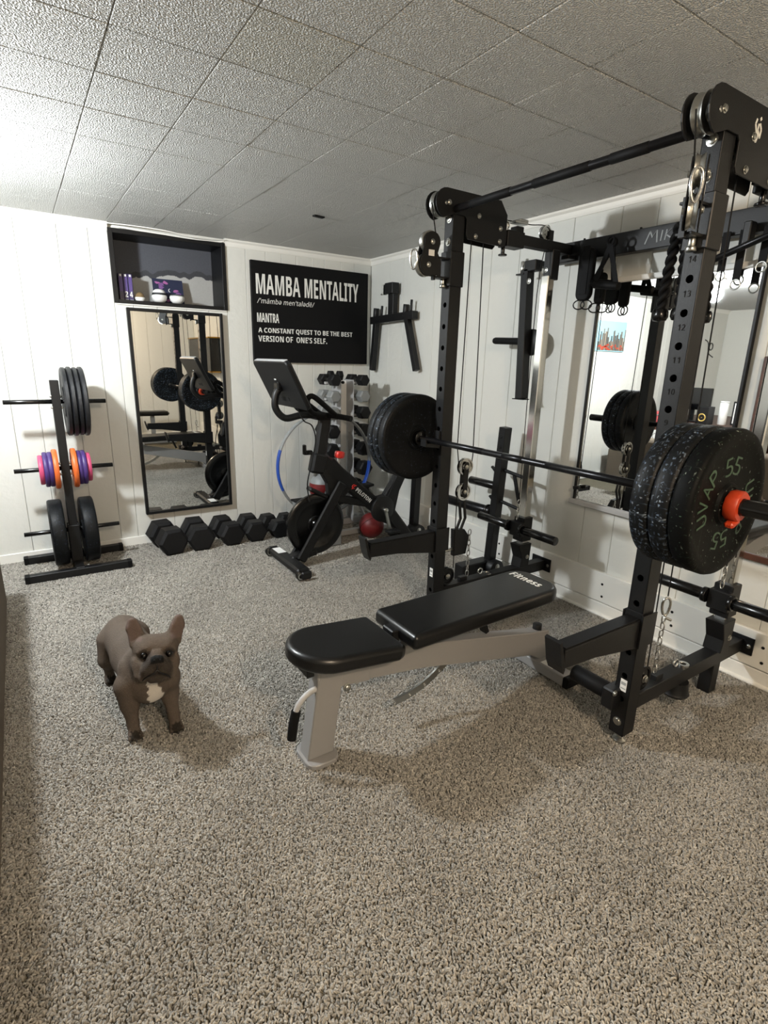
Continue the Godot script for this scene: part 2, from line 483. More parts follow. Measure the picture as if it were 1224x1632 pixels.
func room() -> void:
	# floor slab
	var fl := struct("floor")
	part("slab", G.new().box(Vector3(-3.2, -0.06, 3.0), Vector3(6.7, 0.1, 6.3)), M.carpet, fl)
	# ceiling: a deck and square pressed tiles, each with its own bevelled edge
	var ce := struct("ceiling")
	part("deck", G.new().box(Vector3(-3.2, H + 0.06, 3.0), Vector3(6.7, 0.09, 6.3)), M.board, ce)
	var sx := 0.30062; var sz := 0.30711
	var tile_g := G.new().box(Vector3.ZERO, Vector3(sx - 0.0015, 0.016, sz - 0.001), 0.0028)
	var tile_mesh := tile_g.mesh()
	var rest := G.new()
	for i in 22:
		for j in range(-1, 20):
			var cx := -0.006 - sx * (i + 0.5); var cz := 0.0709 + sz * (j + 0.5)
			var dy := 0.008 + rng.randf_range(-0.0006, 0.0006)
			if i < 15 and j >= 0 and j < 15:
				var p := piece("tile", tile_mesh, M.tile_stained if (i == 6 and j == 8) else M.tile, ce, Vector3(cx, H + dy, cz))
				p.rotation = Vector3(rng.randf_range(-1, 1) * 0.0022, 0, rng.randf_range(-1, 1) * 0.0022)
			elif cx > -6.6:
				rest.box(Vector3(cx, H + dy, cz), Vector3(sx - 0.0015, 0.016, sz - 0.001), 0.0028)
	var ro := part("far_tiles", rest, M.tile, ce); ro.set_meta("kind", "stuff")
	# back wall: backing boards around the recess, and painted planks with open grooves
	var wb := struct("wall_back")
	var bg := G.new()
	bg.box(Vector3(-4.3, 1.14, -0.08), Vector3(4.4, 2.3, 0.12))
	bg.box(Vector3(-0.6, 1.14, -0.08), Vector3(1.41, 2.3, 0.12))
	bg.box(Vector3(-1.7025, 0.885, -0.08), Vector3(0.795, 1.77, 0.12))
	bg.box(Vector3(-1.7025, 2.275, -0.08), Vector3(0.795, 0.05, 0.12))
	part("backing", bg, M.wall, wb)
	var xs := [0.0, -0.175, -0.305, -0.462, -0.578, -0.719, -0.848, -0.981, -1.145, -1.305, -1.45, -1.61, -1.82, -1.98, -2.1, -2.22, -2.401, -2.635, -2.793]
	var x := -2.793
	var wid := [0.21, 0.14, 0.25, 0.12, 0.18, 0.23]
	var wi := 0
	while x > -6.4:
		x -= wid[wi % 6]; wi += 1
		xs.append(maxf(x, -6.4))
	for i in xs.size() - 1:
		var a: float = xs[i]; var b: float = xs[i + 1]
		if a - b < 0.02: continue
		var top := 1.775 if (a <= -1.304 and b >= -2.101) else H
		part("plank", G.new().box(Vector3((a + b) / 2, top / 2, -0.01), Vector3(a - b - 0.002, top, 0.02), 0.0022), M.wall, wb)
	# right wall
	var wr := struct("wall_right")
	part("backing", G.new().box(Vector3(0.08, 1.14, 3.0), Vector3(0.12, 2.3, 6.3)), M.wall, wr)
	var z := 0.0
	var ri := 0
	var rw := [0.3, 0.2, 0.41, 0.19, 0.21, 0.2, 0.25, 0.4]
	while z < 6.0:
		var z2: float = minf(6.0, z + rw[ri % 8]); ri += 1
		part("plank", G.new().box(Vector3(0.01, H / 2, (z + z2) / 2), Vector3(0.02, H, z2 - z - 0.002), 0.0022), M.wall, wr)
		z = z2
	# the two walls out of frame (seen in the mirrors)
	var wl := struct("wall_left")
	part("panel", G.new().box(Vector3(-6.46, 1.14, 3.0), Vector3(0.12, 2.3, 6.3)), M.wall, wl)
	var wf := struct("wall_front")
	part("backing", G.new().box(Vector3(-3.2, 1.14, 6.09), Vector3(6.7, 2.3, 0.14)), M.wall, wf)
	x = 0.0; wi = 2
	while x > -6.4:
		var w2: float = wid[wi % 6]; wi += 1
		part("plank", G.new().box(Vector3(x - w2 / 2, H / 2, 6.01), Vector3(w2 - 0.0035, H, 0.02), 0.003), M.wall, wf)
		x -= w2
	# skirting, crown moulding and the bolted ledger board
	var bb := struct("baseboard_back")
	part("board", G.new().box(Vector3(-3.2, 0.03, 0.006), Vector3(6.4, 0.07, 0.012), 0.003), M.trim, bb)
	var br := struct("baseboard_right")
	part("board", G.new().box(Vector3(-0.008, 0.038, 3.0), Vector3(0.016, 0.084, 6.0), 0.004), M.trim, br)
	part("shoe_moulding", G.new().rod(Vector3(-0.016, 0.006, 0.0), Vector3(-0.016, 0.006, 6.0), 0.012, 12), M.trim, br)
	var bf := struct("baseboard_front")
	part("board", G.new().box(Vector3(-3.2, 0.045, 5.994), Vector3(6.4, 0.1, 0.012), 0.003), M.trim, bf)
	var crown := [Vector2(0, 0), Vector2(0.006, 0), Vector2(0.01, 0.012), Vector2(0.014, 0.03), Vector2(0.026, 0.04), Vector2(0.03, 0.05), Vector2(0, 0.05)]
	var t1 := struct("trim_1")
	part("moulding", G.new().prism(crown, Vector3(0, H - 0.05, 0), Vector3.BACK, Vector3.UP, 1.31), M.trim, t1)
	part("moulding", G.new().prism(crown, Vector3(-2.1, H - 0.05, 0), Vector3.BACK, Vector3.UP, 4.3), M.trim, t1)
	var t2 := struct("trim_2")
	part("moulding", G.new().prism(crown, Vector3(0, H - 0.05, 6.0), Vector3.LEFT, Vector3.UP, 6.0), M.trim, t2)
	var t3 := struct("trim_3")
	part("ledger_board", G.new().box(Vector3(-0.012, 0.178, 3.0), Vector3(0.024, 0.18, 5.6), 0.003), M.trim, t3)
	for zz in [1.82, 2.66, 3.08, 3.51, 3.72]:
		for yy in [0.2, 0.125]:
			part("bolt_head", G.new().rod(Vector3(-0.023, yy, zz + (0.2 - yy) * 0.1), Vector3(-0.027, yy, zz + (0.2 - yy) * 0.1), 0.0075, 10), M.hole, t3)

func carpet() -> void:
	# loop pile: every yarn end is a short bent tube, far too many to count
	var y := G.new()
	var pts := [Vector3(0, -0.012, 0), Vector3(0.0006, -0.003, 0.0004), Vector3(0.003, 0.0025, 0.0), Vector3(0.0075, 0.0015, 0.0)]
	y.tube(pts, 0.002, 5, false, [0.0022, 0.0026, 0.0028, 0.0016])
	var mm := MultiMesh.new()
	mm.transform_format = MultiMesh.TRANSFORM_3D; mm.use_colors = true
	var r := RandomNumberGenerator.new(); r.seed = 21
	var tr := []; var cols := []
	var patch := FastNoiseLite.new(); patch.seed = 5; patch.frequency = 1.6; patch.fractal_octaves = 3
	var z := 0.012
	while z < 4.35:
		var sp := 0.0074 if z < 1.2 else 0.0058
		var x := -3.02
		while x < -0.02:
			var px := x + r.randf_range(-0.5, 0.5) * sp; var pz := z + r.randf_range(-0.5, 0.5) * sp
			var lean := patch.get_noise_2d(px, pz)
			var a := r.randf() * TAU
			var b := Basis(Vector3.UP, a) * Basis(Vector3.BACK, r.randf_range(-0.5, 0.35))
			var s := r.randf_range(0.8, 1.45) * (sp / 0.0064)
			tr.append(Transform3D(b.scaled(Vector3(s, s * r.randf_range(0.75, 1.1), s)), Vector3(px, -0.003, pz)))
			var k := r.randf()
			var l := 0.295 + 0.115 * r.randf() + lean * 0.06
			if k < 0.14: l *= 0.6
			elif k > 0.88: l *= 1.25
			cols.append(Color(l, l * 0.95, l * 0.85))
			x += sp
		z += sp
	mm.mesh = y.mesh(); mm.mesh.surface_set_material(0, M.pile)
	mm.instance_count = tr.size()
	for i in tr.size():
		mm.set_instance_transform(i, tr[i]); mm.set_instance_color(i, cols[i])
	var o := MultiMeshInstance3D.new(); o.name = "carpet_pile"; o.multimesh = mm; o.material_override = M.pile
	o.set_meta("kind", "stuff"); o.set_meta("label", "shaggy grey beige twisted carpet pile covering the gym floor"); o.set_meta("category", "carpet")
	add_child(o)

# a line of phonetic script; "@" stands for the turned e
func phonetic(runs: Array, at: Vector3, width: float, parent: Node) -> void:
	var f := SystemFont.new(); f.font_names = PackedStringArray(["Droid Sans"])
	var total := 0.0
	for q in runs: total += f.get_string_size("e" if q == "@" else q, HORIZONTAL_ALIGNMENT_LEFT, -1, 64).x
	var k := width / total
	var x := 0.0
	var up := Vector3(0.18, 1, 0)
	for q in runs:
		var s: String = "e" if q == "@" else q
		var adv := f.get_string_size(s, HORIZONTAL_ALIGNMENT_LEFT, -1, 64).x
		var t := TextMesh.new(); t.text = s; t.font = f; t.font_size = 64; t.pixel_size = 1.0; t.depth = 2.0; t.curve_step = 2.0
		t.horizontal_alignment = HORIZONTAL_ALIGNMENT_LEFT; t.vertical_alignment = VERTICAL_ALIGNMENT_TOP
		var g := G.new()
		for si in t.get_surface_count():
			var arr := t.surface_get_arrays(si)
			var vv: PackedVector3Array = arr[Mesh.ARRAY_VERTEX]; var nn: PackedVector3Array = arr[Mesh.ARRAY_NORMAL]; var ii: PackedInt32Array = arr[Mesh.ARRAY_INDEX]
			if ii.is_empty():
				for i in vv.size(): ii.append(i)
			for i in ii:
				var p := vv[i]; var n := nn[i]
				p.y += f.get_ascent(64)          # baseline at 0
				if q == "@":
					p = Vector3(adv - p.x, 35.0 - p.y, p.z); n = Vector3(-n.x, -n.y, n.z)
				g.v.append(at + Vector3.RIGHT * (p.x + x) * k + up * p.y * k + Vector3(0, 0, p.z * 0.0008)); g.n.append(n)
		part("lettering", g, M.print_white, parent)
		x += adv

func wall_things() -> void:
	# leaning-free tall mirror under the recess
	var t := thing("wall_mirror", "tall narrow mirror in a black frame under the black wall recess", "mirror", Vector3(-1.695, 0.235, 0.02))
	part("glass", G.new().box(Vector3(-1.695, 0.99, 0.024), Vector3(0.645, 1.48, 0.008)), M.mirror, t, "mirror glass")
	var fr := G.new()
	fr.box(Vector3(-2.022, 0.991, 0.022), Vector3(0.022, 1.512, 0.036), 0.003)
	fr.box(Vector3(-1.369, 0.991, 0.022), Vector3(0.022, 1.512, 0.036), 0.003)
	fr.box(Vector3(-1.6955, 0.246, 0.022), Vector3(0.632, 0.022, 0.036), 0.003)
	fr.box(Vector3(-1.6955, 1.736, 0.022), Vector3(0.632, 0.022, 0.036), 0.003)
	part("frame", fr, M.black_paint, t, "slim black frame")
	# gym mirror on the right wall, behind the rack
	t = thing("wall_mirror", "wide gym mirror on the wall behind the power rack", "mirror", Vector3(-0.01, 0.655, 2.8))
	part("glass", G.new().box(Vector3(-0.016, 1.262, 2.795), Vector3(0.008, 1.2, 0.8)), M.mirror, t, "mirror glass")
	for zz in [2.391, 3.2]: part("side_rail", G.new().box(Vector3(-0.014, 1.262, zz), Vector3(0.024, 1.22, 0.014), 0.002), M.black_paint, t, "thin dark side rail")
	part("ledge", G.new().box(Vector3(-0.02, 0.645, 2.795), Vector3(0.04, 0.03, 0.86), 0.004), M.grey_light, t, "pale ledge under the glass")
	part("top_rail", G.new().box(Vector3(-0.016, 1.872, 2.795), Vector3(0.03, 0.028, 0.82), 0.004), M.trim, t, "white top rail")
	var hk := G.new(); hk.bar(Vector3(-0.02, 0.73, 2.41), Vector3(-0.05, 0.73, 2.41), 0.02, 0.012); hk.bar(Vector3(-0.05, 0.73, 2.4), Vector3(-0.05, 0.74, 2.44), 0.012, 0.02)
	part("clip", hk, M.black_paint, t)
	t = thing("wall_mirror", "dark framed mirror standing beside the white wall strip behind the green flecked bumper plate", "mirror", Vector3(-0.01, 0.6, 3.6))
	part("glass", G.new().box(Vector3(-0.016, 1.04, 3.62), Vector3(0.008, 0.84, 0.64)), M.mirror, t, "mirror glass")
	var f3 := G.new()
	f3.box(Vector3(-0.016, 1.04, 3.285), Vector3(0.03, 0.9, 0.03), 0.003); f3.box(Vector3(-0.016, 1.04, 3.955), Vector3(0.03, 0.9, 0.03), 0.003)
	f3.box(Vector3(-0.016, 1.475, 3.62), Vector3(0.03, 0.03, 0.64), 0.003); f3.box(Vector3(-0.016, 0.605, 3.62), Vector3(0.03, 0.03, 0.64), 0.003)
	part("frame", f3, M.wood, t, "dark brown frame")
	# the sign
	t = thing("wall_sign", "large black sign board with white lettering on the white panelled wall", "sign", Vector3(-0.583, 1.395, 0.0))
	part("panel", G.new().box(Vector3(-0.583, 1.776, 0.016), Vector3(1.066, 0.762, 0.03), 0.002), M.black_flat, t)
	var R := Vector3.RIGHT; var U := Vector3.UP; var sz := 0.0305
	letters("MAMBA", Vector3(-1.08, 1.915, sz), R, U, 0.378, 0.147, M.print_white, t)
	letters("MENTALITY", Vector3(-0.663, 1.915, sz), R, U, 0.513, 0.147, M.print_white, t)
	phonetic(["/", "'", "mämb", "@", " men", "'", "tal", "@", "dē/"], Vector3(-1.076, 1.846, sz), 0.497, t)
	letters("MANTRA", Vector3(-1.08, 1.704, sz), R, U, 0.186, 0.069, M.print_white, t)
	letters("A CONSTANT QUEST TO BE THE BEST", Vector3(-1.073, 1.617, sz), R, U, 0.866, 0.045, M.print_white, t)
	letters("VERSION OF  ONE'S SELF.", Vector3(-1.075, 1.556, sz), R, U, 0.618, 0.045, M.print_white, t)
	# dip attachment hung on the right wall by the corner
	t = thing("dip_attachment", "black dip bar attachment with two splayed handles hung on the wall beside the sign", "dip bars", Vector3(-0.04, 1.34, 0.43))
	part("post", G.new().box(Vector3(-0.045, 1.9, 0.42), Vector3(0.05, 0.22, 0.075), 0.004), M.black, t)
	part("bracket", G.new().box(Vector3(-0.06, 2.005, 0.42), Vector3(0.07, 0.085, 0.115), 0.004), M.black, t)
	part("hook_plate", G.new().box(Vector3(-0.075, 2.0, 0.335), Vector3(0.04, 0.08, 0.012), 0.002).box(Vector3(-0.085, 1.965, 0.32), Vector3(0.02, 0.012, 0.03), 0.002), M.steel, t, "bright steel hook plate")
	part("cross_bar", G.new().bar(Vector3(-0.05, 1.765, 0.115), Vector3(-0.05, 1.785, 0.745), 0.055, 0.06), M.black, t)
	part("handle", G.new().bar(Vector3(-0.055, 1.775, 0.19), Vector3(-0.05, 1.345, 0.13), 0.045, 0.045), M.black, t)
	part("handle", G.new().bar(Vector3(-0.055, 1.785, 0.64), Vector3(-0.05, 1.36, 0.79), 0.045, 0.045), M.black, t)
	for q in [[0.175, 0.025, 0.075], [0.265, 0.01, 0.09], [0.62, 0.025, 0.08], [0.69, 0.01, 0.11]]:
		part("pin", G.new().rod(Vector3(-0.055, 1.78, q[0]), Vector3(-0.055, 1.79 + q[2], q[0] + 0.01), q[1]), M.black, t)
	# small dark patch bracket on the ceiling
	t = thing("ceiling_bracket", "small black metal bracket screwed to the tiled ceiling", "bracket", Vector3(-1.055, 2.272, 1.072))
	part("plate", G.new().box(Vector3(-1.055, 2.2755, 1.072), Vector3(0.075, 0.009, 0.03), 0.002, Basis(Vector3.UP, 0.15)), M.hole, t)
	# loose white cord along the top of the recess
	t = thing("extension_cord", "thin white cord sagging along the ceiling above the wall recess", "cord", Vector3(-1.7, 2.24, 0.03))
	part("cord", G.new().tube(arc([Vector3(-2.12, 2.272, 0.02), Vector3(-1.95, 2.27, 0.06), Vector3(-1.75, 2.262, 0.09), Vector3(-1.55, 2.25, 0.07), Vector3(-1.3, 2.268, 0.03)], 6), 0.004, 6), M.trim, t)
	t = thing("loose_moulding", "white strip of ceiling moulding bowed across the top of the recess", "moulding", Vector3(-1.7, 2.24, 0.01))
	part("strip", G.new().tube(arc([Vector3(-2.03, 2.262, 0.004), Vector3(-1.8, 2.254, 0.008), Vector3(-1.55, 2.248, 0.008), Vector3(-1.38, 2.25, 0.006), Vector3(-1.31, 2.262, 0.012)], 6), 0.008, 6), M.trim, t)

# square tube upright with real round holes through its front sheet
func upright_mesh(z0: float, y0: float, y1: float) -> G:
	var g := G.new()
	var xf := -0.95; var xb := -0.882; var hw := 0.031
	g.box(Vector3(xb, (y0 + y1) / 2, z0), Vector3(0.004, y1 - y0, hw * 2), 0.001)
	for s in [-1.0, 1.0]:
		g.box(Vector3((xf + xb) / 2, (y0 + y1) / 2, z0 + s * (hw - 0.002)), Vector3(xb - xf, y1 - y0, 0.004), 0.0012)
	g.box(Vector3((xf + xb) / 2, y1 - 0.002, z0), Vector3(xb - xf, 0.004, hw * 2 - 0.002), 0.001)
	var holes := []
	for k in range(-1, 15): holes.append(0.3 + 0.1 * k)
	var nrm := Vector3.LEFT
	var edge := hw - 0.001
	var lo := y0
	for hy in holes:
		var a: float = hy - 0.03; var b: float = hy + 0.03
		g.quad(Vector3(xf, lo, z0 - edge), Vector3(xf, lo, z0 + edge), Vector3(xf, a, z0 + edge), Vector3(xf, a, z0 - edge), nrm)
		var r := 0.0125
		for j in 16:
			var t0 := TAU * j / 16; var t1 := TAU * (j + 1) / 16
			var c0 := Vector2(cos(t0), sin(t0)); var c1 := Vector2(cos(t1), sin(t1))
			var s0: Vector2 = c0 / maxf(absf(c0.x) / edge, absf(c0.y) / 0.03); var s1: Vector2 = c1 / maxf(absf(c1.x) / edge, absf(c1.y) / 0.03)
			g.quad(Vector3(xf, hy + c0.y * r, z0 + c0.x * r), Vector3(xf, hy + s0.y, z0 + s0.x), Vector3(xf, hy + s1.y, z0 + s1.x), Vector3(xf, hy + c1.y * r, z0 + c1.x * r), nrm)
			var m0 := Vector3(0, -c0.y, -c0.x); var m1 := Vector3(0, -c1.y, -c1.x)
			g.tri(Vector3(xf, hy + c0.y * r, z0 + c0.x * r), Vector3(xf, hy + c1.y * r, z0 + c1.x * r), Vector3(xf + 0.006, hy + c1.y * r, z0 + c1.x * r), m0, m1, m1)
			g.tri(Vector3(xf, hy + c0.y * r, z0 + c0.x * r), Vector3(xf + 0.006, hy + c1.y * r, z0 + c1.x * r), Vector3(xf + 0.006, hy + c0.y * r, z0 + c0.x * r), m0, m1, m0)
		lo = b
	g.quad(Vector3(xf, lo, z0 - edge), Vector3(xf, lo, z0 + edge), Vector3(xf, y1, z0 + edge), Vector3(xf, y1, z0 - edge), nrm)
	return g

func wheel(at: Vector3, r: float, w := 0.02) -> G:
	var h := w / 2
	return G.new().lathe(at - Vector3(0, 0, h), Vector3.BACK, [Vector2(0, 0.002), Vector2(r * 0.35, 0.002), Vector2(r * 0.4, 0.005), Vector2(r * 0.78, 0.005), Vector2(r * 0.82, 0), Vector2(r, 0), Vector2(r, 0.002), Vector2(r * 0.85, h), Vector2(r, w - 0.002), Vector2(r, w), Vector2(r * 0.82, w), Vector2(r * 0.78, w - 0.005), Vector2(r * 0.4, w - 0.005), Vector2(r * 0.35, w - 0.002), Vector2(0, w - 0.002)], 28)

func chain(a: Vector3, b: Vector3, n: int, r := 0.0028) -> G:
	var g := G.new()
	var d := (b - a) / n
	for i in n:
		var o := a + d * (i + 0.5)
		var side := Vector3(1, 0, 0.3).normalized() if i % 2 == 0 else Vector3(-0.3, 0, 1).normalized()
		var up := d.normalized()
		var l := d.length() * 0.62; var w := d.length() * 0.28
		var pts := []
		for j in 12:
			var t := TAU * j / 12
			pts.append(o + side * cos(t) * w + up * sin(t) * l)
		g.tube(pts, r, 5, true)
	return g

func carabiner(o: Vector3, l: float, w: float, side: Vector3) -> G:
	var pts := []
	for j in 18:
		var t := TAU * j / 18
		var k := 1.0 + 0.25 * sin(t)
		pts.append(o + side * cos(t) * w * 0.5 * k + Vector3.UP * sin(t) * l * 0.5)
	return G.new().tube(pts, 0.005, 8, true)

func bolt(at: Vector3, axis: Vector3, r := 0.012, h := 0.008) -> G:
	return G.new().lathe(at, axis, [Vector2(0, 0), Vector2(r * 1.35, 0), Vector2(r * 1.35, h * 0.2), Vector2(r, h * 0.3), Vector2(r, h * 0.75), Vector2(r * 0.7, h), Vector2(0, h)], 12)

func rack() -> void:
	var t := thing("power_rack", "black wall mounted power rack with cable pulleys, pull-up bar and chrome rear posts", "power rack", Vector3(-0.5, 0.0, 2.8))
	for side in 2:
		var z0: float = [2.21, 3.40][side]
		var s: float = [-1.0, 1.0][side]
		var up := part("upright", upright_mesh(z0, 0.045, 2.1), M.black, t)
		if side == 1:
			for k in range(5, 15):
				var txt := str(k)
				var w := 0.0115 * txt.length()
				letters(txt, Vector3(-0.9505, 0.3 + 0.1 * k + 0.058 - 0.01, z0 - w / 2), Vector3.BACK, Vector3.UP, w, 0.0185, M.hole, up, false, "number", 0.0008)
		part("sticker", G.new().box(Vector3(-0.9505, 0.305 - 0.045 * side, z0 + 0.002), Vector3(0.001, 0.05, 0.026)), M.white, up, "white printed sticker")
		part("sticker_print", G.new().box(Vector3(-0.9513, 0.313 - 0.045 * side, z0 + 0.002), Vector3(0.0006, 0.012, 0.02)).box(Vector3(-0.9513, 0.292 - 0.045 * side, z0 + 0.002), Vector3(0.0006, 0.004, 0.02)), M.print_grey, up)
		for by in [2.077, 1.979, 0.1]:
			part("bolt", bolt(Vector3(-0.95, by, z0), Vector3.LEFT, 0.013, 0.008), M.steel, t, "zinc bolt head with washer")
		part("levelling_foot", G.new().lathe(Vector3(-0.916, 0.0, z0), Vector3.UP, [Vector2(0, 0), Vector2(0.026, 0), Vector2(0.026, 0.008), Vector2(0.011, 0.018), Vector2(0.011, 0.045), Vector2(0, 0.045)], 16), M.steel, t, "zinc levelling foot")
		# head plates
		var poly := circle(-1.0, 2.13, 0.063, 90, 255, 9)
		poly.append_array([Vector2(-0.95, 2.092), Vector2(-0.887, 2.092), Vector2(-0.876, 2.08), Vector2(-0.876, 2.012), Vector2(-0.864, 1.997), Vector2(-0.63, 1.99), Vector2(-0.614, 2.006), Vector2(-0.614, 2.135), Vector2(-0.662, 2.193)])
		for q in [-1.0, 1.0]:
			var hp := part("head_plate", G.new().prism(poly, Vector3(0, 0, z0 + q * 0.0375 - 0.0028), Vector3.RIGHT, Vector3.UP, 0.0056, 0.001), M.black, t)
			for b in [[-0.985, 2.135], [-0.8, 2.105], [-0.655, 2.07], [-0.655, 2.012], [-0.815, 2.015]]:
				part("bolt", bolt(Vector3(b[0], b[1], z0 + q * 0.0403), Vector3(0, 0, q), 0.009, 0.007), M.steel, hp)
			if side == 1 and q > 0.0:
				var lg := G.new()
				var L := [[[-0.012, 0.022], [-0.018, 0.008], [-0.006, -0.012], [-0.008, -0.03], [-0.001, -0.036], [0.004, -0.022], [-0.002, -0.004]], [[0.002, 0.012], [0.0, -0.004], [0.018, -0.022], [0.02, 0.0], [0.008, 0.014]]]
				for pl in L:
					for i in pl.size() - 1:
						lg.bar(Vector3(-0.785 + pl[i][0], 2.13 + pl[i][1], z0 + 0.0413), Vector3(-0.785 + pl[i + 1][0], 2.13 + pl[i + 1][1], z0 + 0.0413), 0.0016, 0.0062, Vector3(0.7, 0.7, 0), 0.0)
				lg.box(Vector3(-0.776, 2.156, z0 + 0.0413), Vector3(0.008, 0.008, 0.0016), 0.0, Basis(Vector3.BACK, 0.7))
				part("emblem", lg, M.print_white, hp, "white angular emblem")
		var pw := part("pulley", wheel(Vector3(-1.003, 2.13, z0), 0.056, 0.03), M.steel, t, "grooved metal pulley")
		part("axle", G.new().rod(Vector3(-1.003, 2.13, z0 - 0.042), Vector3(-1.003, 2.13, z0 + 0.042), 0.008), M.steel, pw)
		part("pulley", wheel(Vector3(-0.775, 2.1, z0), 0.05, 0.03), M.black_gloss, t)
		# sliding trolley on the upright
		var tl := part("trolley_sleeve", G.new().box(Vector3(-0.916, 1.86, z0), Vector3(0.084, 0.155, 0.078), 0.003), M.black, t)
		part("trolley_bracket", G.new().box(Vector3(-0.99, 1.902, z0), Vector3(0.075, 0.008, 0.05), 0.001).box(Vector3(-0.985, 1.818, z0), Vector3(0.08, 0.008, 0.05), 0.001).box(Vector3(-1.03, 1.86, z0), Vector3(0.012, 0.11, 0.02), 0.001), M.black, tl)
		var tp := circle(-1.053, 1.966, 0.044, -10, 190, 10) + circle(-1.07, 1.867, 0.05, 175, 300, 8) + [Vector2(-1.0, 1.822), Vector2(-1.0, 1.885), Vector2(-1.022, 1.92)]
		var pv := Vector3(-0.99, 0, z0); var sw: float = [-0.06, 0.5][side]
		for q in [-1.0, 1.0]:
			part("trolley_plate", G.new().prism(tp, Vector3(0, 0, z0 + q * 0.02 - 0.002), Vector3.RIGHT, Vector3.UP, 0.004, 0.0008).rot(pv, sw), M.black, t)
			for b in [[-1.053, 1.966], [-1.07, 1.867]]:
				part("bolt", bolt(Vector3(b[0], b[1], z0 + q * 0.022), Vector3(0, 0, q), 0.009, 0.007).rot(pv, sw), M.steel, t)
		part("pulley", wheel(Vector3(-1.06, 1.968, z0), 0.046, 0.026).rot(pv, sw), M.steel, t, "grooved metal pulley")
		part("pulley", wheel(Vector3(-1.077, 1.865, z0), 0.05, 0.026).rot(pv, sw), M.steel, t, "grooved metal pulley")
		part("sticker", G.new().box(Vector3(-1.058, 1.918, z0 + 0.0222), Vector3(0.032, 0.026, 0.0006)).rot(pv, sw), M.white, t)
		part("carabiner", carabiner(Vector3(-1.14, 1.885 + 0.03 * side, z0), 0.085, 0.034, Vector3(0.6, 0, 0.8)).rot(pv, sw), M.chrome, t, "chrome carabiner")
		part("pull_pin", G.new().rod(Vector3(-0.97, 1.82, z0), Vector3(-0.97, 1.785, z0), 0.011).rod(Vector3(-0.97, 1.79, z0), Vector3(-0.97, 1.775, z0), 0.016), M.steel, t)
		# cables
		part("cable", G.new().tube([Vector3(-1.057, 2.13, z0), Vector3(-1.022, 1.99, z0)], 0.0028, 6), M.hole, t)
		if side == 0:
			part("cable", G.new().tube([Vector3(-0.815, 2.03, z0 + 0.012), Vector3(-0.824, 1.0, z0 + 0.012), Vector3(-0.805, 0.89, z0 + 0.012)], 0.0028, 6), M.hole, t)
			part("cable", G.new().tube([Vector3(-0.737, 2.03, z0 + 0.012), Vector3(-0.709, 0.95, z0 + 0.012), Vector3(-0.715, 0.885, z0 + 0.012)], 0.0028, 6), M.hole, t)
			var fp := part("pulley", wheel(Vector3(-0.76, 0.887, z0 + 0.012), 0.048, 0.022), M.chrome, t, "floating chrome pulley")
			part("pulley", wheel(Vector3(-0.763, 0.748, z0 + 0.012), 0.048, 0.022), M.chrome, t, "floating chrome pulley")
			for q in [-1.0, 1.0]:
				part("link_plate", G.new().prism(rounded(0.03, 0.2, 0.014, 4), Vector3(-0.762, 0.815, z0 + 0.012 + q * 0.015 - 0.002), Vector3.RIGHT, Vector3.UP, 0.004), M.black, fp)
			for by in [0.887, 0.748]: part("axle", bolt(Vector3(-0.762, by, z0 + 0.029), Vector3.BACK, 0.009), M.steel, fp)
			var bl := G.new()
			for q in [-0.012, 0.022]:
				bl.bar(Vector3(-0.762 + q, 0.69, z0), Vector3(-0.745 + q, 0.585, z0), 0.01, 0.016); bl.bar(Vector3(-0.745 + q, 0.592, z0), Vector3(-0.775 + q, 0.52, z0), 0.01, 0.016)
			part("bent_link", bl, M.black, t)
			part("lower_bracket", G.new().prism([Vector2(-0.8, 0.53), Vector2(-0.72, 0.52), Vector2(-0.68, 0.47), Vector2(-0.7, 0.37), Vector2(-0.79, 0.37)], Vector3(0, 0, z0 - 0.03), Vector3.RIGHT, Vector3.UP, 0.03, 0.002), M.black, t)
			part("pull_pin", G.new().rod(Vector3(-0.85, 0.405, z0 - 0.015), Vector3(-0.79, 0.41, z0 - 0.015), 0.009).rod(Vector3(-0.86, 0.385, z0 - 0.015), Vector3(-0.86, 0.425, z0 - 0.015), 0.012), M.steel, t)
			part("chain", chain(Vector3(-0.7, 0.52, z0 + 0.02), Vector3(-0.69, 0.235, z0 + 0.01), 9), M.chrome, t, "short chrome chain")
			part("cable", G.new().tube([Vector3(-0.805, 0.75, z0 + 0.012), Vector3(-0.79, 0.3, z0)], 0.0028, 6), M.hole, t)
		else:
			part("cable", G.new().tube([Vector3(-0.826, 2.03, z0), Vector3(-0.805, 0.62, z0), Vector3(-0.795, 0.27, z0)], 0.0028, 6), M.hole, t)
			part("cable", G.new().tube([Vector3(-0.775, 2.03, z0), Vector3(-0.735, 0.58, z0)], 0.0028, 6), M.hole, t)
			part("shackle", carabiner(Vector3(-0.736, 0.535, z0), 0.075, 0.03, Vector3(0.8, 0, 0.6)).tube([Vector3(-0.735, 0.49, z0), Vector3(-0.705, 0.475, z0 + 0.012)], 0.006, 6), M.chrome, t, "chrome shackle")
			part("chain", chain(Vector3(-0.737, 0.5, z0), Vector3(-0.735, 0.245, z0), 8), M.chrome, t, "short chrome chain")
			# foam roller on the inner side of the foot
			part("roller", G.new().rod(Vector3(-0.955, 0.205, z0 - 0.21), Vector3(-0.955, 0.205, z0 - 0.03), 0.034, 20), M.rubber, t)
			part("roller_clamp", G.new().box(Vector3(-0.955, 0.2, z0 - 0.03), Vector3(0.085, 0.085, 0.05), 0.006), M.black, t)
			part("bolt", bolt(Vector3(-0.99, 0.235, z0 - 0.005), Vector3.BACK, 0.009, 0.008), M.steel, t)
